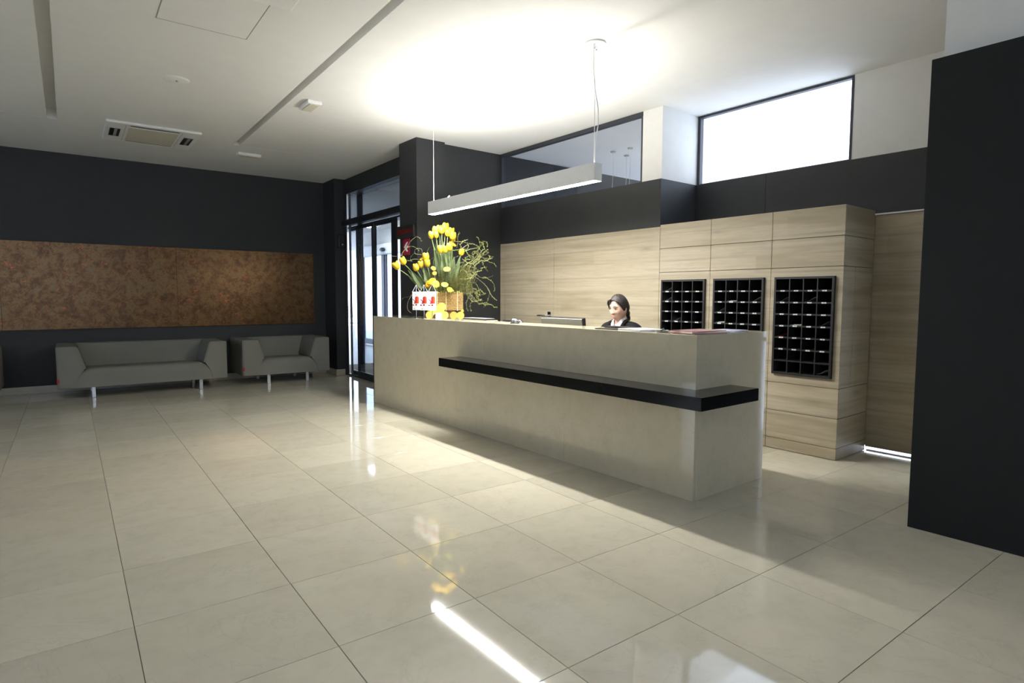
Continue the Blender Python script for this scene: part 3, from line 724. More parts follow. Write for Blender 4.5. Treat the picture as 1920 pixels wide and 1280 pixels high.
# three table pennants
def flatpoly(bm, pts, y, th=.0007):
    a = [bm.verts.new((x, y, z)) for x, z in pts]; b = [bm.verts.new((x, y + th, z)) for x, z in pts]; n = len(pts)
    bm.faces.new(a); bm.faces.new(b[::-1])
    for i in range(n): bm.faces.new((a[(i + 1) % n], a[i], b[i], b[(i + 1) % n]))
def arc(cx, cz, rx, rz, a0, a1, n=14): return [(cx + rx * math.cos(a0 + (a1 - a0) * i / n), cz + rz * math.sin(a0 + (a1 - a0) * i / n)) for i in range(n + 1)]
FS = .083 / 180
def fp(px, py): return ((px - 290) * FS, (337 - py) * FS * .93)
for k, (y, lab) in enumerate(((5.813, 'left white table pennant with a red emblem, nearest the glass doors'), (5.645, 'middle one of the three white table pennants with a red emblem'), (5.475, 'right white table pennant with a red emblem, next to the basket'))):
    t = thing('table_pennant', lab, 'pennant', (3.27, y, ZT), AZ + (.0, -.05, .16)[k], 'white table pennants on the counter')
    bm = bmesh.new(); lathe(bm, [(.034, 0), (.034, .004), (.012, .010), (.004, .014)], 20); obj('base', bm, M_CHROME, t, True)
    bm = bmesh.new(); tube(bm, [(0, 0, .01), (0, 0, .365)], .0032, 8); obj('pole', bm, M_CHROME, t, True)
    zc = .190; hw = .0415; hh = .0985
    bm = bmesh.new(); tube(bm, [(-hw - .003, -.006, zc + hh), (hw + .003, -.006, zc + hh)], .0024, 6); obj('crossbar', bm, M_WPL, t, True)
    bm = bmesh.new(); tube(bm, [(-hw, -.006, zc + hh), (0, -.004, .366), (hw, -.006, zc + hh)], .0022, 6); obj('cord', bm, M_WPL, t, True)
    bn = obj('banner', B((-hw, hw, -.008, -.006, zc - hh, zc + hh)), M_PAPER, t)
    def em(name, polys, mat, dy=0.0):
        bm = bmesh.new()
        for p in polys: flatpoly(bm, [(x, z + zc) for x, z in p], -.0089 - dy)
        obj(name, bm, mat, bn)
    r = 47 * FS
    top = [fp(262 + 2, 400)] + [(x, z) for x, z in arc(*fp(308, 262), 46 * FS, 42 * FS, math.pi, math.pi / 2, 8)] + [fp(305, 400)]
    em('emblem_left', [top, [fp(262, 330), fp(268, 400), fp(225, 402), fp(232, 388), fp(248, 372)]], M_RED)
    em('emblem_right', [[fp(305, 400)] + [(x, z) for x, z in arc(*fp(308, 262), 44 * FS, 42 * FS, math.pi / 2, 0, 8)] + [fp(352, 395)]], M_ORANGE, .0002)
    em('emblem_tail', [[fp(202, 282), fp(225, 296), fp(250, 315), fp(262, 340), fp(258, 372), fp(247, 350), fp(236, 326), fp(202, 296)], arc(*fp(288, 435), 22 * FS, 21 * FS, 0, 2 * math.pi, 14)[:-1],
                       [fp(201, 426)] + arc(*fp(206, 440), 40 * FS, 14 * FS, math.pi / 2, -math.pi / 2, 8) + [fp(201, 452)]], M_DKRED, .0001)
    for s_, x, mm in (('mgf', 240, M_TEXT), ('mgf', 312, M_PINK)):
        me = text_mesh(s_, .016, .0003); px, pz = fp(x, 528)
        me.transform(Matrix.Translation((px, -.0087, pz + zc)) @ Matrix.Rotation(math.pi / 2, 4, 'X')); obj('lettering', me, mm, bn)

# yellow cut-out stands
def cutout(circles, arch, th):
    """outline = union of circles seen from the origin on the counter, minus a round arch"""
    out = []; inn = []; N = 72
    for i in range(N + 1):
        a = math.pi * i / N; d = (math.cos(a), math.sin(a)); best = arch + .012
        for cx, cz, r in circles:
            b = d[0] * cx + d[1] * cz; disc = b * b - (cx * cx + cz * cz - r * r)
            if disc > 0: best = max(best, b + math.sqrt(disc))
        out.append((d[0] * best, d[1] * best)); inn.append((d[0] * arch, d[1] * arch * 1.05))
    bm = bmesh.new()
    R = [[bm.verts.new((x, y, z)) for x, z in pts] for y in (-th / 2, th / 2) for pts in (out, inn)]
    for i in range(N):
        j = i + 1
        for q in ((R[0][i], R[0][j], R[1][j], R[1][i]), (R[2][i], R[3][i], R[3][j], R[2][j]), (R[0][i], R[2][i], R[2][j], R[0][j]), (R[1][i], R[1][j], R[3][j], R[3][i])): bm.faces.new(q)
    for i in (0, N): bm.faces.new((R[0][i], R[1][i], R[3][i], R[2][i]))
    return bm
ty = thing('flower_stand', 'big yellow flower-shaped stand with an arch on the counter before the basket', 'stand', (3.41, 5.61, ZT), AZ)
obj('body', cutout([(.050, .128, .045), (-.050, .124, .045), (.080, .038, .043), (-.080, .038, .043), (0, .075, .05)], .053, .022), M_YACR, ty)
t2 = thing('flower_stand', 'small yellow two-lobed stand with a little arch, right of the big one', 'stand', (3.305, 5.055, ZT), AZ)
obj('body', cutout([(.033, .050, .0385), (-.033, .050, .0385)], .026, .022), M_YACR, t2)
cd = thing('card', 'white printed card standing in the arch of the big yellow stand', 'card', (3.365, 5.505, ZT + .001), AZ)
bm = B((-.033, .033, -.001, .001, 0, .066)); bm.transform(Matrix.Rotation(-.22, 4, 'X')); obj('sheet', bm, M_PAPER, cd)
bm = bmesh.new(); tube(bm, [(.004, -.0022, .052), (-.006, -.0022, .048), (-.004, -.0022, .040), (.007, -.0022, .034), (.005, -.0022, .026), (-.004, -.0022, .028)], .0012, 5); bm.transform(Matrix.Rotation(-.22, 4, 'X')); obj('print', bm, M_GREYPAPER, cd)

# flower arrangement: woven box on a brown foot, tulips, gerberas, willow
FA = thing('flower_arrangement', 'woven box of yellow tulips, gerberas and twisted willow on the counter', 'flowers', (3.52, 5.735, ZT), AZ + .06)
S = 168.6
def q(u, v, y=0.0): return Vector(((u - 823) / S, y, (598 - v) / S))
bm = bmesh.new()
nrow = 13; z0, z1 = .088, .285
for i in range(nrow):                                         # rope courses, each a rounded rail round the box
    z = z0 + (z1 - z0) * (i + .5) / nrow; r = (z1 - z0) / nrow * .54
    a, b_, c_, d_ = -.165, .258, -.10, .12
    tube(bm, [(a, c_, z), (b_, c_, z), (b_, d_, z), (a, d_, z), (a, c_, z)], r, 6)
addbox(bm, -.161, .254, -.097, .117, z0, z1 - .01)
obj('woven_box', bm, M_ROPE, FA, True)
for x in (-.02, .076, .20, -.12):
    bm = bmesh.new(); tube(bm, [(x, -.112, z0 - .004), (x, -.113, .19), (x, -.112, z1 + .004), (x, -.06, z1 + .01)], .0042, 6); obj('raffia_tie', bm, M_ROPEL, FA, True)
bm = B((-.13, .16, -.07, .10, 0, .088), bev=.006)
for i in range(5): tube(bm, [(-.132, -.072, .012 + i * .017), (.162, -.072, .012 + i * .017)], .0085, 6)
obj('foot', bm, M_BROWN, FA)
def tulip_bloom(p, d, size, open_=0.0):
    bm = bmesh.new(); n = 18; prof = [(.12, 0), (.62, .10), (.92, .30), (1.0, .52), (.90 + open_ * .3, .76), (.66 + open_ * .7, .93), (.42 + open_ * .9, 1.0)]
    rings = []
    for i, (r, z) in enumerate(prof):
        ring = []
        for k in range(n):
            a = 2 * math.pi * k / n; lob = abs(math.cos(1.5 * a))
            rr = r * (1 + .10 * (lob - .5)) * (1 if i < 5 else .82 + .30 * lob); zz = z + (.14 * lob * (i / 6) ** 4)
            ring.append(bm.verts.new((rr * math.cos(a) * .455 * size, rr * math.sin(a) * .455 * size, zz * size)))
        rings.append(ring)
    for a, b in zip(rings, rings[1:]):
        for k in range(n): bm.faces.new((a[k], a[(k + 1) % n], b[(k + 1) % n], b[k]))
    bm.faces.new(rings[0][::-1])
    cz = bm.verts.new((0, 0, prof[-1][1] * size * .72))
    for k in range(n): bm.faces.new((rings[-1][k], rings[-1][(k + 1) % n], cz))
    rot = Vector((0, 0, 1)).rotation_difference(d.normalized()).to_matrix().to_4x4()
    bm.transform(Matrix.Translation(p) @ rot); return bm
def lance(bm, pts, wmax, side):
    """a folded lance-shaped leaf along pts"""
    n = len(pts); pts = [Vector(p) for p in pts]
    rows = []
    for i, p in enumerate(pts):
        t = i / (n - 1); w = wmax * math.sin(math.pi * min(1, .12 + t * .88)) ** .8 * (1 if t < .98 else .1)
        d = (pts[min(i + 1, n - 1)] - pts[max(i - 1, 0)]).normalized(); a = d.cross(Vector((0, 1, 0)))
        a = a.normalized() if a.length > .1 else Vector((1, 0, 0))
        rows.append([bm.verts.new(p + a * w * .5 + Vector((0, -.25 * w, 0))), bm.verts.new(p + Vector((0, .12 * w, 0))), bm.verts.new(p - a * w * .5 + Vector((0, -.25 * w, 0)))])
    for a, b in zip(rows, rows[1:]):
        for k in range(2): bm.faces.new((a[k], a[k + 1], b[k + 1], b[k]))
    bmesh.ops.solidify(bm, geom=bm.faces[:], thickness=.0012)
def bez(a, b, c, n=7): return [a * (1 - t) ** 2 + b * 2 * t * (1 - t) + c * t * t for t in [i / (n - 1) for i in range(n)]]
tul = [ # u, v of the bloom's middle, base u, v, depth, size, opening
 (816, 437, 826, 520, -.02, .072, 0), (823, 434, 828, 520, .02, .07, 0), (809, 446, 824, 520, -.05, .066, .1), (818, 446, 826, 520, -.08, .055, 0), (828, 437, 829, 520, -.04, .062, 0), (834, 431, 830, 520, 0, .078, .05),
 (839, 442, 832, 520, -.03, .06, .1), (844, 439, 833, 520, .02, .076, .1), (848, 447, 834, 520, -.03, .07, 0), (847, 452, 835, 520, .06, .06, .2),
 (826, 473, 838, 540, -.13, .066, .05), (834, 473, 840, 540, -.12, .062, .1), (842, 469, 842, 540, -.11, .068, .05), (864, 477, 848, 540, -.06, .058, 0),
 (746, 503, 806, 552, -.08, .072, .45), (757, 494, 806, 552, -.05, .07, .2), (781, 506, 806, 553, -.09, .066, 0), (789, 500, 808, 553, -.03, .062, .2), (798, 486, 812, 553, -.02, .072, .1), (801, 498, 812, 553, -.06, .062, .3)]
for k, (u, v, bu, bv, y, sz, op) in enumerate(tul):
    t = bpy.data.objects.new('tulip', None); COL.objects.link(t); t.parent = FA; t.empty_display_size = .03
    top = q(u, v, y); base = q(bu, bv, y * .3); lean = (top - base).normalized()
    d = (lean * .8 + Vector((.0, -.15, .35))).normalized()
    foot = top - d * sz * .5
    obj('bloom', tulip_bloom(foot, d, sz * 1.14, op + .14), M_TULIP, t, True)
    bm = bmesh.new(); tube(bm, bez(base, base + (foot - base) * .55 + Vector((0, 0, .02)), foot + d * .004), .0042, 7); obj('stem', bm, M_STEM, t, True)
    if k % 2 == 0 or k > 13:
        bm = bmesh.new(); off = Vector((random.uniform(-.02, .02), random.uniform(-.02, .02), 0))
        tip = base + (foot - base) * random.uniform(.62, .86) + off * 1.6
        lance(bm, bez(base, base + (tip - base) * .5 + off * 1.2, tip, 9), .066 if k > 9 else .054, 1); obj('leaf', bm, M_LEAF, t, True)
for k, (u0, v0, u1, v1, w, y) in enumerate(((795, 548, 772, 510, .06, -.10), (800, 552, 765, 508, .05, -.06), (806, 550, 795, 504, .055, -.12), (836, 540, 829, 488, .07, -.15), (843, 538, 851, 484, .06, -.13), (846, 542, 862, 482, .05, -.09), (838, 530, 838, 478, .05, -.08), (826, 520, 818, 460, .05, -.03), (828, 520, 824, 456, .055, .0), (831, 520, 831, 455, .055, -.02), (834, 520, 842, 458, .05, .0), (833, 522, 836, 466, .06, -.05), (838, 545, 860, 500, .06, -.13), (843, 540, 846, 490, .06, -.15))):
    bm = bmesh.new(); a = q(u0, v0, y * .3); c = q(u1, v1, y); lance(bm, bez(a, (a + c) * .5 + Vector((.01, -.02, .0)), c, 9), w, 1); obj('leaf', bm, M_LEAF, FA, True)
def gerbera(u, v, y, size, tilt, mat=M_GERB):
    t = bpy.data.objects.new('gerbera', None); COL.objects.link(t); t.parent = FA
    c = q(u, v, y); bm = bmesh.new()
    n = 18
    for ring, (r0, r1, dz) in enumerate(((.25, 1.0, 0), (.2, .78, .06))):
        for k in range(n):
            a = 2 * math.pi * (k + ring * .5) / n; w = .15
            pts = []
            for rr, ww, zz in ((r0, .05, .02), (.6 * r1, w * .75, .10 + dz), (r1 * .94, w * .55, .05 + dz), (r1, .02, .02 + dz)):
                pts.append((rr, ww, zz))
            A = [bm.verts.new((size * (rr * math.cos(a) - ww * math.sin(a)), size * (rr * math.sin(a) + ww * math.cos(a)), size * zz)) for rr, ww, zz in pts]
            Bv = [bm.verts.new((size * (rr * math.cos(a) + ww * math.sin(a)), size * (rr * math.sin(a) - ww * math.cos(a)), size * zz)) for rr, ww, zz in pts]
            for i in range(3): bm.faces.new((A[i], A[i + 1], Bv[i + 1], Bv[i]))
    rot = Matrix.Rotation(tilt[0], 4, 'X') @ Matrix.Rotation(tilt[1], 4, 'Y')
    bm.transform(Matrix.Translation(c) @ rot); obj('petals', bm, mat, t, True)
    bm = bmesh.new(); ellipsoid(bm, (0, 0, size * .06), (size * .26, size * .26, size * .12)); bm.transform(Matrix.Translation(c) @ rot); obj('centre', bm, M_TULIP, t, True)
    bm = bmesh.new(); b = q(u + (828 - u) * .25, 552, y * .3); tube(bm, bez(b, (b + c) * .5 + Vector((0, .01, .01)), c), .0035, 6); obj('stem', bm, M_STEM, t, True)
M_GERBO = petal_mat('gerbera_orange', (.50, .22, .005), (.55, .33, .01))
M_GERBL = petal_mat('gerbera_lemon', (.36, .32, .012), (.42, .38, .03))
gerbera(838, 508, -.16, .042, (.75, 0), M_GERBL); gerbera(834, 536, -.17, .042, (.75, .1), M_GERBL); gerbera(811, 530, -.16, .046, (1.0, -.3)); gerbera(818, 535, -.18, .044, (1.25, .3)); gerbera(804, 535, -.14, .044, (1.2, -.6), M_GERBO)
gerbera(848, 461, -.06, .044, (.5, .5), M_GERBO); gerbera(813, 506, -.10, .030, (.9, .4)); gerbera(815, 515, -.11, .026, (1.1, 0)); gerbera(843, 545, -.15, .036, (.9, .3), M_GERBL); gerbera(790, 488, -.02, .022, (.8, -.5)); gerbera(866, 584, -.13, .018, (1.2, .2), M_GERBO)
twigs = [[(866, 517), (878, 530), (890, 532), (897, 545), (899, 554)], [(858, 520), (868, 514), (885, 508), (897, 520), (910, 522), (922, 519)], [(868, 510), (880, 515), (900, 528), (912, 540), (916, 548), (914, 562), (906, 578)],
 [(912, 540), (916, 548), (922, 558), (930, 565)], [(905, 521), (912, 523), (925, 534), (926, 547)], [(884, 520), (890, 505), (887, 495), (895, 488), (902, 483), (912, 490), (925, 495), (930, 502)], [(866, 476), (880, 470), (890, 468), (897, 467), (905, 480), (915, 475)],
 [(858, 474), (862, 472), (875, 462), (885, 460), (897, 466)], [(893, 478), (895, 470), (899, 460), (896, 450), (893, 447)], [(893, 472), (897, 467), (903, 458), (906, 453), (912, 455), (913, 463)], [(846, 470), (855, 470), (868, 468), (876, 478), (880, 485)],
 [(842, 458), (850, 455), (864, 455), (875, 458), (877, 465), (872, 471)], [(876, 452), (868, 455), (862, 462), (866, 470), (860, 480)], [(855, 466), (857, 455), (857, 445), (860, 437)], [(860, 535), (870, 540), (885, 560), (890, 566), (902, 562)], [(862, 536), (872, 545), (876, 560), (873, 570), (875, 583)],
 [(876, 562), (880, 555), (882, 545), (890, 543)], [(880, 556), (885, 565), (880, 572), (882, 585)], [(862, 510), (870, 500), (885, 490), (895, 480), (890, 500)], [(870, 520), (875, 500), (871, 488), (880, 482), (888, 486)], [(850, 545), (868, 550), (884, 556), (895, 570), (902, 570)],
 [(885, 512), (890, 500), (898, 488), (904, 476), (915, 474)], [(860, 525), (880, 524), (890, 513), (900, 510), (902, 505), (911, 504)], [(862, 500), (870, 508), (876, 520), (884, 528)], [(866, 488), (874, 494), (884, 498), (897, 490)], [(856, 530), (866, 524), (876, 512), (880, 500)],
 [(805, 505), (798, 496), (790, 490), (775, 487), (762, 490), (752, 480), (757, 470), (768, 463), (780, 467), (783, 472)], [(757, 486), (752, 480), (765, 462), (770, 455), (780, 447), (786, 449), (790, 456)], [(762, 490), (770, 492), (768, 485), (778, 475)],
 [(796, 484), (790, 480), (778, 478), (779, 470), (790, 470), (792, 480)], [(806, 496), (800, 480), (802, 468), (806, 465)], [(800, 556), (790, 560), (775, 552), (765, 558), (755, 560), (750, 568)], [(782, 556), (775, 553), (766, 567), (765, 582), (772, 588)], [(752, 480), (742, 483), (730, 482)],
 [(820, 510), (812, 495), (816, 480), (812, 470)], [(822, 520), (806, 505), (800, 492), (808, 484)], [(845, 515), (852, 500), (850, 488), (858, 482)], [(854, 520), (860, 505), (866, 498), (870, 487)]]
rr_ = random.Random(3)
for _ in range(34):                                           # the dense tangle of finer willow on the right
    cu, cv = rr_.choice(((890, 488), (900, 482), (885, 505), (892, 555), (898, 565), (882, 530), (872, 512), (905, 500)))
    u, v, a = cu + rr_.gauss(0, 7), cv + rr_.gauss(0, 7), rr_.uniform(0, 6.28); tw = [(u, v)]
    for k in range(rr_.randint(3, 5)):
        a += rr_.gauss(0, .9); u += 6.5 * math.cos(a); v += 5.5 * math.sin(a); tw.append((u, v))
    twigs.insert(5, tw)
def crom(pts, n=4):
    out = []; P_ = [pts[0]] + pts + [pts[-1]]
    for i in range(1, len(P_) - 2):
        for k in range(n):
            t = k / n; a, b, c, d = P_[i - 1], P_[i], P_[i + 1], P_[i + 2]
            out.append(.5 * ((2 * b) + (-a + c) * t + (2 * a - 5 * b + 4 * c - d) * t * t + (-a + 3 * b - 3 * c + d) * t ** 3))
    out.append(pts[-1]); return out
for k, tw in enumerate(twigs):
    y0 = random.uniform(-.12, .12); y1 = y0 + random.uniform(-.12, .10)
    pts = [q(u, v, y0 + (y1 - y0) * i / (len(tw) - 1) + random.uniform(-.012, .012)) for i, (u, v) in enumerate(tw)]
    c = crom(pts); n = len(c)
    bm = bmesh.new(); tube(bm, c, [.0030 - .0018 * i / n for i in range(n)], 5); o = obj('willow_twig', bm, M_TWIG if k % 4 else M_STEM, FA, True)
    bm = bmesh.new()
    left = k >= 60
    for i in range(2, n):
        for _ in range(1 if left else 2):
            if random.random() < (.2 if left else .6):
                off = Vector((random.uniform(-1, 1), random.uniform(-1, 1), random.uniform(-.6, 1))) * .009
                ellipsoid(bm, c[i] + off, (.0024, .0024, .006), Matrix.Rotation(random.uniform(-1, 1), 3, 'Y') @ Matrix.Rotation(random.uniform(-1, 1), 3, 'X'), 5, 4)
    if bm.verts: 
        b = obj('buds', bm, M_BUD, o, True); b['kind'] = 'stuff'
    else: bm.free()
bm = bmesh.new()
for _ in range(900):                                          # tangle of thin filler greenery over the box
    u = random.gauss(846, 17); u = min(max(u, 800), 874); a = q(u, random.uniform(548, 555), random.uniform(-.10, .12))
    b = q(u + random.gauss(3, 9), random.uniform(500, 545), random.uniform(-.16, .14)); mid = (a + b) * .5 + Vector((random.gauss(0, .045), random.gauss(0, .03), random.gauss(0, .03)))
    tube(bm, bez(a, mid, b, 5), [.0018, .0016, .0014, .0012, .0008], 3, False)
    for t in (.55, .8, 1.0): ellipsoid(bm, a.lerp(b, t) + Vector((random.gauss(0, .008), random.gauss(0, .008), random.gauss(0, .006))), (.003, .003, .006), None, 4, 3)
o = obj('filler_greenery', bm, M_MOSS, FA); o['kind'] = 'stuff'
bm = bmesh.new()
for _ in range(60):
    ellipsoid(bm, q(random.uniform(822, 862), random.uniform(546, 553), random.uniform(-.12, -.02)), (.010, .008, .012), Matrix.Rotation(random.uniform(0, 3), 3, 'X'), 6, 4)
o = obj('lime_leaves', bm, petal_mat('lime_leaf', (.22, .24, .02), (.36, .35, .09)), FA); o['kind'] = 'stuff'

# bell
t = thing('desk_bell', 'chrome service bell standing on the counter left of the monitor', 'bell', (3.36, 4.195, ZT))
bm = bmesh.new(); lathe(bm, [(.043, 0), (.044, .008), (.040, .014), (.0, .014)], 28); obj('base', bm, M_BLKPL, t, True)
bm = bmesh.new(); lathe(bm, [(.041, .015), (.041, .019), (.037, .030), (.027, .041), (.014, .047), (0, .048)], 32); obj('dome', bm, M_CHROME, t, True)
bm = bmesh.new(); lathe(bm, [(.003, .046), (.003, .056), (.007, .058), (.006, .063), (0, .064)], 12); obj('button', bm, M_CHROME, t, True)
# monitor on the inner desk
t = thing('monitor', 'flat grey monitor seen from behind, left of the receptionist', 'monitor', (3.80, 4.00, .742))
bm = B((-.018, .012, -.282, .282, .035, .378), bev=.006, seg=2); bm.transform(Matrix.Rotation(-.10, 4, 'Y')); obj('casing', bm, M_BLKPL, t)
bm = B((-.026, -.016, -.268, .274, .262, .370), bev=.003); bm.transform(Matrix.Rotation(-.10, 4, 'Y')); obj('back_cover', bm, plain('champagne_grey', (.24, .235, .19), .35, .3), t)
bm = B((.012, .0135, -.265, .265, .055, .36)); bm.transform(Matrix.Rotation(-.10, 4, 'Y')); obj('screen', bm, emit('monitor_screen', (.55, .65, .8), .5), t)
obj('stand', B((-.03, .03, -.035, .035, .008, .14), (-.08, .09, -.12, .12, 0, .010), bev=.003), M_BLKPL, t)
# telephone and tray behind the counter edge
t = thing('telephone', 'black desk telephone just behind the bell', 'telephone', (3.655, 4.56, .73))
obj('base', B((-.09, .09, -.12, .12, 0, .30), bev=.01), M_BLKPL, t)
bm = bmesh.new(); tube(bm, [(-.03, -.145, .318), (-.03, -.12, .332), (-.03, .0, .338), (-.03, .12, .332), (-.03, .145, .318)], [.020, .024, .017, .024, .020], 10); obj('handset', bm, M_BLKPL, t, True)
t = thing('letter_tray', 'flat grey tray at the back edge of the counter beside the flowers', 'tray', (3.62, 5.13, ZT))
obj('tray', B((-.075, .06, -.22, .22, 0, .014), bev=.003), M_RACK, t)
t_ = obj('paper', B((-.065, .05, -.21, .18, .014, .018)), M_GREYPAPER, t)
# papers on the right end of the counter
def sheets(name, label, cat, x, y, w, d, h, mats, rz, group=None, fold=0.0):
    t = thing(name, label, cat, (x, y, ZT), rz, group)
    z = 0.0
    for k, mt in enumerate(mats):
        hk = h / len(mats); a = random.uniform(-.12, .12) if k else 0
        bm = B((-w / 2, w / 2, -d / 2, d / 2, z + .0002, z + hk)); bm.transform(Matrix.Rotation(a, 4, 'Z')); obj('cover' if k == len(mats) - 1 else 'sheet', bm, mt, t); z += hk
    return t
sheets('folder', 'flat dark folder on the counter in front of the receptionist', 'folder', 3.36, 3.03, .12, .24, .006, [M_RACK], .05)
sheets('papers', 'loose stack of white papers on the counter right of the dark folder', 'papers', 3.37, 2.77, .21, .26, .014, [M_PAPER, M_PAPER, M_PAPER, M_PAPER], -.2)
sheets('folder', 'black folder lying behind the loose white papers on the counter', 'folder', 3.48, 3.06, .09, .24, .016, [M_BLKPL], .0)
t = thing('pen_dish', 'small glass dish with a dark pen between the papers and the magazines', 'dish', (3.30, 2.53, ZT))
bm = bmesh.new(); lathe(bm, [(.036, 0), (.044, .016), (.040, .018), (.032, .006), (0, .005)], 24); obj('dish', bm, M_GREYPL, t, True)
bm = bmesh.new(); tube(bm, [(-.05, -.03, .016), (.05, .03, .024)], .005, 8); obj('pen', bm, M_BLKPL, t, True)
sheets('magazines', 'pile of reddish magazines at the front corner of the counter', 'magazines', 3.43, 2.335, .30, .21, .022, [M_MAG, M_PINK, M_PAPER, M_MAG], -.15)
sheets('brochures', 'lilac blue brochures on the right end of the counter', 'brochures', 3.735, 2.325, .24, .19, .014, [M_LILAC, M_PAPER, M_LILAC], .1)

# ------------------------------------------------------------------ receptionist
def skin(verts, edges, radii, levels=2, root=0):
    me = bpy.data.meshes.new('skin'); me.from_pydata([Vector(v) for v in verts], edges, [])
    o = bpy.data.objects.new('skin', me)
    md = o.modifiers.new('s', 'SKIN'); md.use_smooth_shade = True
    if not me.skin_vertices: return None
    for i, r in enumerate(radii):
        sv = me.skin_vertices[0].data[i]; sv.radius = r if isinstance(r, tuple) else (r, r); sv.use_root = (i == root)
    ss = o.modifiers.new('u', 'SUBSURF'); ss.levels = levels; ss.render_levels = levels
    return evaluate(o)
V, E_, Rr = [], [], []
LOW = [False]
def RAISE(z): return 0.0 if LOW[0] or z < .6 else .072 * min(1, (z - .6) / .3)
def chain(pts, start=None):
    prev = start
    for p, r in pts:
        V.append((p[0], p[1], p[2] + RAISE(p[2]))); Rr.append(r); i = len(V) - 1
        if prev is not None: E_.append((prev, i))
        prev = i
    return prev
spine = [((0, .06, .56), (.155, .115)), ((0, .05, .68), (.125, .095)), ((0, .03, .82), (.135, .10)), ((0, .02, .925), (.125, .085)), ((0, .025, .995), (.072, .06)), ((0, .018, 1.035), .050), ((0, .0, 1.09), .047)]
chain(spine)
for s in (-1, 1):
    chain([((s * .10, .025, .975), .058), ((s * .180, .02, .948), .055), ((s * .215, -.005, .80), .042), ((s * .230, -.03, .755), .037)], 3)
    LOW[0] = True; i = chain([((s * .175, -.20, .775), .031), ((s * .125, -.29, .775), (.024, .020))], len(V) - 1); LOW[0] = False
    chain([((s * .10, -.02, .555), .088), ((s * .11, -.25, .545), .078), ((s * .115, -.41, .53), .058), ((s * .115, -.40, .33), .050), ((s * .11, -.38, .10), .036), ((s * .11, -.41, .045), .036), ((s * .115, -.53, .03), .028)], 0)
body = skin(V, E_, Rr)
HC = Vector((0, -.018, 1.196)); TILT = Matrix.Rotation(math.radians(9), 4, 'X')      # looking slightly down
HM = Matrix.Translation(HC) @ TILT
def g(x, s): return math.exp(-(x / s) ** 2)
def headpt(th, ph, grow=0.0):
    """th: longitude from the face (-y); ph: latitude"""
    sx, cy, cz = math.sin(th) * math.cos(ph), -math.cos(th) * math.cos(ph), math.sin(ph)
    x, y, z = .0735 * sx, .094 * cy, .113 * cz
    t = max(0, -z / .113)
    x *= 1 - .30 * t ** 1.6
    if y > 0: y *= 1 - .30 * t
    front = max(0, -cy)
    if y < 0: y = -abs(y) ** 1.0; y += .012 * front ** 3 * (1 if z > -.06 else .4)
    if grow == 0.0 and front > .1:
        d = 0.0
        nz = (.042 - z) / .072                                   # nose bridge to tip
        if 0 < nz < 1: d += .017 * nz ** 1.3 * g(x, .009 + .006 * nz) 
        d += .007 * g(z + .029, .010) * g(x, .015)
        for s in (-1, 1):
            d -= .010 * g(x - s * .031, .017) * g(z - .012, .011)
            d += .004 * g(x - s * .033, .022) * g(z - .033, .008)
            d += .005 * g(x - s * .045, .020) * g(z + .022, .020)
        d += .0075 * g(x, .021) * (g(z + .054, .006) + g(z + .067, .006)) - .005 * g(x, .022) * g(z + .0605, .0026)
        d += .011 * g(x, .022) * g(z + .093, .016)
        y -= d * min(1, front * 1.6)
    k = 1 + grow / .09
    return Vector((x * k, y * k, z * k))
def grid_mesh(fn, nu, nv, keep=None):
    bm = bmesh.new(); rows = []
    for j in range(1, nv):
        ph = -math.pi / 2 + math.pi * j / nv
        rows.append([bm.verts.new(fn(2 * math.pi * i / nu, ph)) for i in range(nu)])
    bot, top = bm.verts.new(fn(0, -math.pi / 2)), bm.verts.new(fn(0, math.pi / 2))
    for a, b in zip(rows, rows[1:]):
        for i in range(nu): bm.faces.new((a[i], a[(i + 1) % nu], b[(i + 1) % nu], b[i]))
    for i in range(nu):
        bm.faces.new((rows[0][(i + 1) % nu], rows[0][i], bot)); bm.faces.new((rows[-1][i], rows[-1][(i + 1) % nu], top))
    return bm
bm = grid_mesh(headpt, 112, 84); 
for s in (-1, 1):                                                # ears
    ellipsoid(bm, (s * .0725, .012, .0), (.008, .018, .030), Matrix.Rotation(s * .35, 3, 'Z'), 14, 10)
bm.transform(HM)
bm.from_mesh(body)
for s in (-1, 1):                                                # hands resting on the keyboard edge
    w = Vector((s * .125, -.29, .775)); fw = Vector((-s * .12, -.99, 0)).normalized(); sd = Vector((fw.y * s, -fw.x * s, 0)) * -1
    ellipsoid(bm, w + fw * .045 + Vector((0, 0, -.002)), (.038, .050, .013), Matrix.Rotation(math.atan2(fw.x, -fw.y), 3, 'Z'), 14, 10)
    for k, ln in enumerate((.070, .078, .073, .058)):
        o_ = (k - 1.5) * .0185; b0 = w + fw * .06 + sd * o_; d = (fw + sd * (k - 1.5) * .06).normalized()
        fm = skin([b0, b0 + d * (.03 + ln * .35) + Vector((0, 0, .006)), b0 + d * (.03 + ln * .72) + Vector((0, 0, -.004)), b0 + d * (.03 + ln * .93) + Vector((0, 0, -.02))], [(0, 1), (1, 2), (2, 3)], [.0095, .009, .008, .0068], 2)
        bm.from_mesh(fm)
    b0 = w + fw * .02 - sd * .026; d = (fw * .72 - sd * .62).normalized()
    bm.from_mesh(skin([b0, b0 + d * .032, b0 + d * .055 + Vector((0, 0, -.006)), b0 + fw * .062 - sd * .03 + Vector((0, 0, -.014))], [(0, 1), (1, 2), (2, 3)], [.012, .0105, .0095, .008], 2))
me = bpy.data.meshes.new('body'); bm.to_mesh(me); bm.free()
tmp = bpy.data.objects.new('tmp', me)
rm = tmp.modifiers.new('r', 'REMESH'); rm.mode = 'VOXEL'; rm.voxel_size = .0042; rm.use_smooth_shade = True
sm = tmp.modifiers.new('s', 'SMOOTH'); sm.iterations = 2; sm.factor = .4
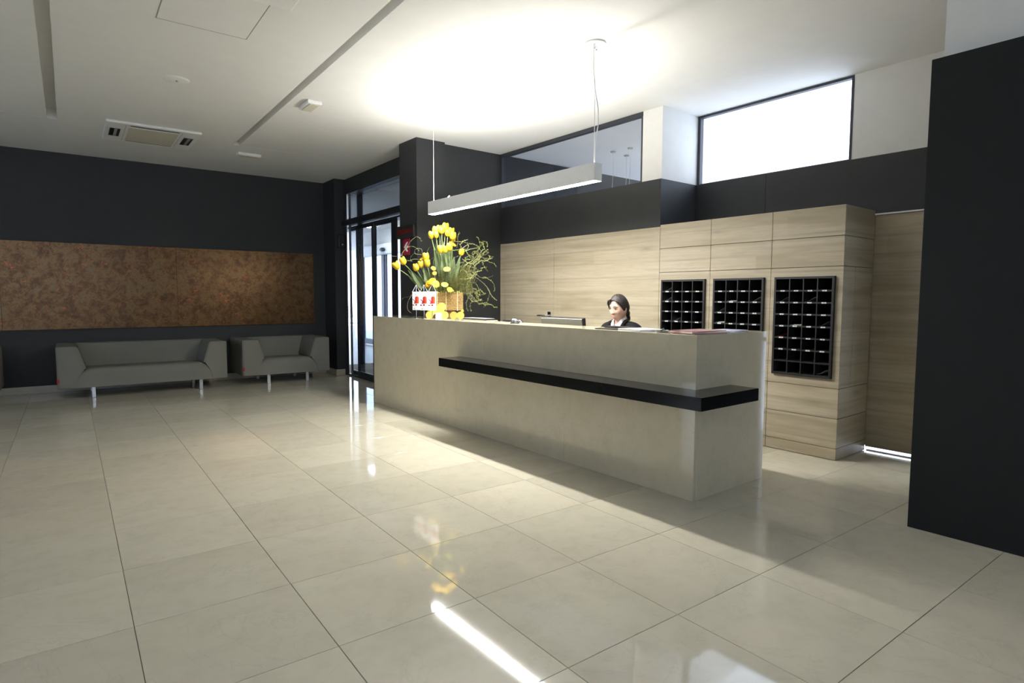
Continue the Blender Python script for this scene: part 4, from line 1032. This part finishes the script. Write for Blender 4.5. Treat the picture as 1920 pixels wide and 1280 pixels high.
bodym = evaluate(tmp)
PX, PY = 4.150, 3.655
PER = thing('person', 'seated woman in a black jacket and white shirt, brown hair tied back', 'person', (PX, PY, 0), -math.pi / 2)
for p in bodym.polygons: p.use_smooth = True
bodym.materials.clear(); obj('body', bodym, M_SKIN, PER)
# hair: cap grown from the head, open at the face, knot at the nape
def hairline(th):
    a = abs((th + math.pi) % (2 * math.pi) - math.pi)
    pts = [(0, .80), (.5, .72), (.9, .48), (1.15, .20), (1.35, -.12), (1.55, -.10), (1.75, .02), (1.95, -.42), (2.4, -.62), (3.15, -.66)]
    for (x0, y0), (x1, y1) in zip(pts, pts[1:]):
        if x0 <= a <= x1: return y0 + (y1 - y0) * (a - x0) / (x1 - x0)
    return -.66
def hairpt(th, ph):
    h = hairline(th); ph2 = h + (math.pi / 2 - h) * (ph + math.pi / 2) / math.pi
    a = abs((th + math.pi) % (2 * math.pi) - math.pi)
    grow = .007 + .010 * min(1, max(0, (ph2 - h) / .55)) + .003 * math.sin(th * 9 + ph2 * 3) * .35
    return headpt(th, ph2, grow)
bm = bmesh.new(); rows = []
NU, NV = 96, 30
for j in range(NV + 1):
    rows.append([bm.verts.new(hairpt(2 * math.pi * i / NU, -math.pi / 2 + math.pi * j / NV * .997)) for i in range(NU)])
for a, b in zip(rows, rows[1:]):
    for i in range(NU): bm.faces.new((a[i], a[(i + 1) % NU], b[(i + 1) % NU], b[i]))
bm.faces.new(rows[-1])
inner = [bm.verts.new(headpt(2 * math.pi * i / NU, hairline(2 * math.pi * i / NU), -.004)) for i in range(NU)]
for i in range(NU): bm.faces.new((inner[i], inner[(i + 1) % NU], rows[0][(i + 1) % NU], rows[0][i]))
ellipsoid(bm, (0, .098, -.058), (.036, .030, .036), None, 16, 12)
tube(bm, [(0, .11, -.07), (.004, .118, -.11), (0, .112, -.15)], [.020, .017, .004], 10)
tube(bm, [(-.020, -.074, .092), (-.050, -.072, .080), (-.068, -.058, .052), (-.074, -.044, .018), (-.070, -.040, -.008)], [.010, .012, .011, .007, .002], 8)
tube(bm, [(.03, -.074, .090), (.058, -.066, .074), (.073, -.042, .04), (.076, -.02, .0)], [.006, .009, .009, .004], 8)
bm.transform(HM); obj('hair', bm, M_HAIR, PER, 'all')
for s in (-1, 1):
    bm = bmesh.new(); p = Vector((s * .031, -.0705, .012)); ellipsoid(bm, p, (.0130, .008, .0046), Matrix.Rotation(s * .3, 3, 'Z'), 14, 8); bm.transform(HM); e = obj('eye', bm, M_EYEW, PER, True)
    bm = bmesh.new(); ellipsoid(bm, p + Vector((.0, -.0055, -.001)), (.0062, .0036, .0056), None, 12, 8); bm.transform(HM); obj('iris', bm, M_EYED, e, True)
    bm = bmesh.new(); tube(bm, [(s * .016, -.0785, .0165), (s * .030, -.0805, .0205), (s * .046, -.071, .016)], [.0012, .0022, .001], 6); bm.transform(HM); obj('eyelashes', bm, M_HAIR, e, True)
    bm = bmesh.new(); tube(bm, [(s * .014, -.088, .030), (s * .030, -.089, .037), (s * .050, -.074, .030)], [.0028, .0032, .001], 6); bm.transform(HM); obj('eyebrow', bm, M_HAIR, PER, True)
    bm = bmesh.new(); ellipsoid(bm, (s * .0745, .010, -.031), (.004, .004, .004), None, 10, 6); bm.transform(HM); obj('earring', bm, M_PAPER, PER, True)
bm = bmesh.new(); ellipsoid(bm, (0, -.0865, -.0545), (.019, .004, .0036), None, 14, 8); ellipsoid(bm, (0, -.0855, -.0650), (.017, .0045, .0046), None, 14, 8); bm.transform(HM); obj('lips', bm, M_LIP, PER, True)
# clothes grown from the same skeleton
def cloth(name, idx, grow, mat, cut=None):
    mp = {i: k for k, i in enumerate(idx)}
    rr = [tuple(x + grow for x in (Rr[i] if isinstance(Rr[i], tuple) else (Rr[i], Rr[i]))) for i in idx]
    mm = skin([V[i] for i in idx], [(mp[a], mp[b]) for a, b in E_ if a in mp and b in mp], rr, 2)
    bm = bmesh.new(); bm.from_mesh(mm)
    if cut:
        kill = [f for f in bm.faces if cut(f.calc_center_median())]
        bmesh.ops.delete(bm, geom=kill, context='FACES')
    bmesh.ops.solidify(bm, geom=bm.faces[:], thickness=.004)
    return obj(name, bm, mat, PER, 'all')
arms = [7, 8, 9, 10, 11, 20, 21, 22, 23, 24]; 
arms = [7, 8, 9, 10, 11] + [7 + 13 + k for k in range(5)]
cloth('shirt', [0, 1, 2, 3, 4, 5], .004, M_SHIRT, lambda c: c.z > 1.115 or (c.y < -.02 and c.z > 1.045 and abs(c.x) < .045 * (c.z - 1.045) / .06))
jk = cloth('jacket', [0, 1, 2, 3, 4] + arms, .016, M_SUIT, lambda c: c.z > 1.112 or (c.y < .0 and c.z > .87 and abs(c.x) < .075 * ((c.z - .87) / .22)))
for s in (-1, 1):                                                # shirt collar and jacket lapels
    bm = bmesh.new()
    pts = [(s * .052, .01, 1.052), (s * .048, -.035, 1.035), (s * .012, -.066, .985), (s * .040, -.078, .950), (s * .066, -.045, .995), (s * .068, .005, 1.02)]
    a = [bm.verts.new((p[0], p[1], p[2] + .070)) for p in pts]; bm.faces.new((a[0], a[1], a[4], a[5])); bm.faces.new((a[1], a[2], a[3], a[4]))
    bmesh.ops.solidify(bm, geom=bm.faces[:], thickness=.003); obj('collar', bm, M_SHIRT, PER)
    bm = bmesh.new()
    pts = [(s * .074, .03, 1.045), (s * .072, -.035, 1.022), (s * .050, -.090, .935), (s * .012, -.120, .80), (s * .070, -.118, .865), (s * .095, -.092, .945), (s * .102, -.040, 1.010), (s * .100, .03, 1.025)]
    a = [bm.verts.new((p[0], p[1], p[2] + .070)) for p in pts]
    for q_ in ((0, 1, 6, 7), (1, 2, 5, 6), (2, 3, 4, 5)): bm.faces.new([a[i] for i in q_])
    bmesh.ops.solidify(bm, geom=bm.faces[:], thickness=.005); obj('lapel', bm, M_SUIT, PER)
legs = [0] + [13 + k for k in range(5)] + [26 + k for k in range(5)]
cloth('trousers', legs, .010, M_SUIT)
for s in (-1, 1):
    bm = bmesh.new(); ellipsoid(bm, (s * .113, -.47, .034), (.043, .115, .034), None, 16, 10); obj('shoe', bm, M_BLKPL, PER, True)
# office chair
t = thing('office_chair', 'dark office chair under the seated receptionist', 'chair', (PX + .04, PY, 0))
bm = bmesh.new()
for k in range(5):
    a = 2 * math.pi * k / 5 + .3; tube(bm, [(0, 0, .10), (.27 * math.cos(a), .27 * math.sin(a), .07)], [.022, .014], 8)
obj('base', bm, M_BLKPL, t, True)
for k in range(5):
    a = 2 * math.pi * k / 5 + .3; bm = bmesh.new(); ellipsoid(bm, (.27 * math.cos(a), .27 * math.sin(a), .030), (.030, .018, .030), Matrix.Rotation(a, 3, 'Z'), 12, 8); obj('castor', bm, M_BLKPL, t, True)
bm = bmesh.new(); lathe(bm, [(.028, .09), (.028, .24), (.018, .24), (.018, .40), (.06, .41)], 16); obj('column', bm, M_CHROME, t, True)
obj('seat', B((-.235, .22, -.235, .235, .405, .455), bev=.02, seg=3), M_SUIT, t)
bm = B((.225, .26, -.21, .21, .55, .93), bev=.015, seg=3); bm.transform(Matrix.Translation((.0, 0, 0))); obj('backrest', bm, M_SUIT, t)
obj('back_bar', B((.15, .255, -.03, .03, .395, .408), (.245, .258, -.03, .03, .40, .60), bev=.003), M_BLKPL, t)
t = thing('keyboard', 'black keyboard on the inner desk in front of the receptionist', 'keyboard', (3.80, 3.655, .7305))
obj('tray', B((-.065, .065, -.215, .215, 0, .014), bev=.003), M_BLKPL, t)
bm = bmesh.new()
for r in range(5):
    for c in range(14): addbox(bm, -.055 + r * .023, -.036 + r * .023, -.203 + c * .029, -.178 + c * .029, .014, .020)
k_ = obj('keys', bm, M_RACK, t); k_['kind'] = 'stuff'

bpy.data.scenes.remove(TMP)
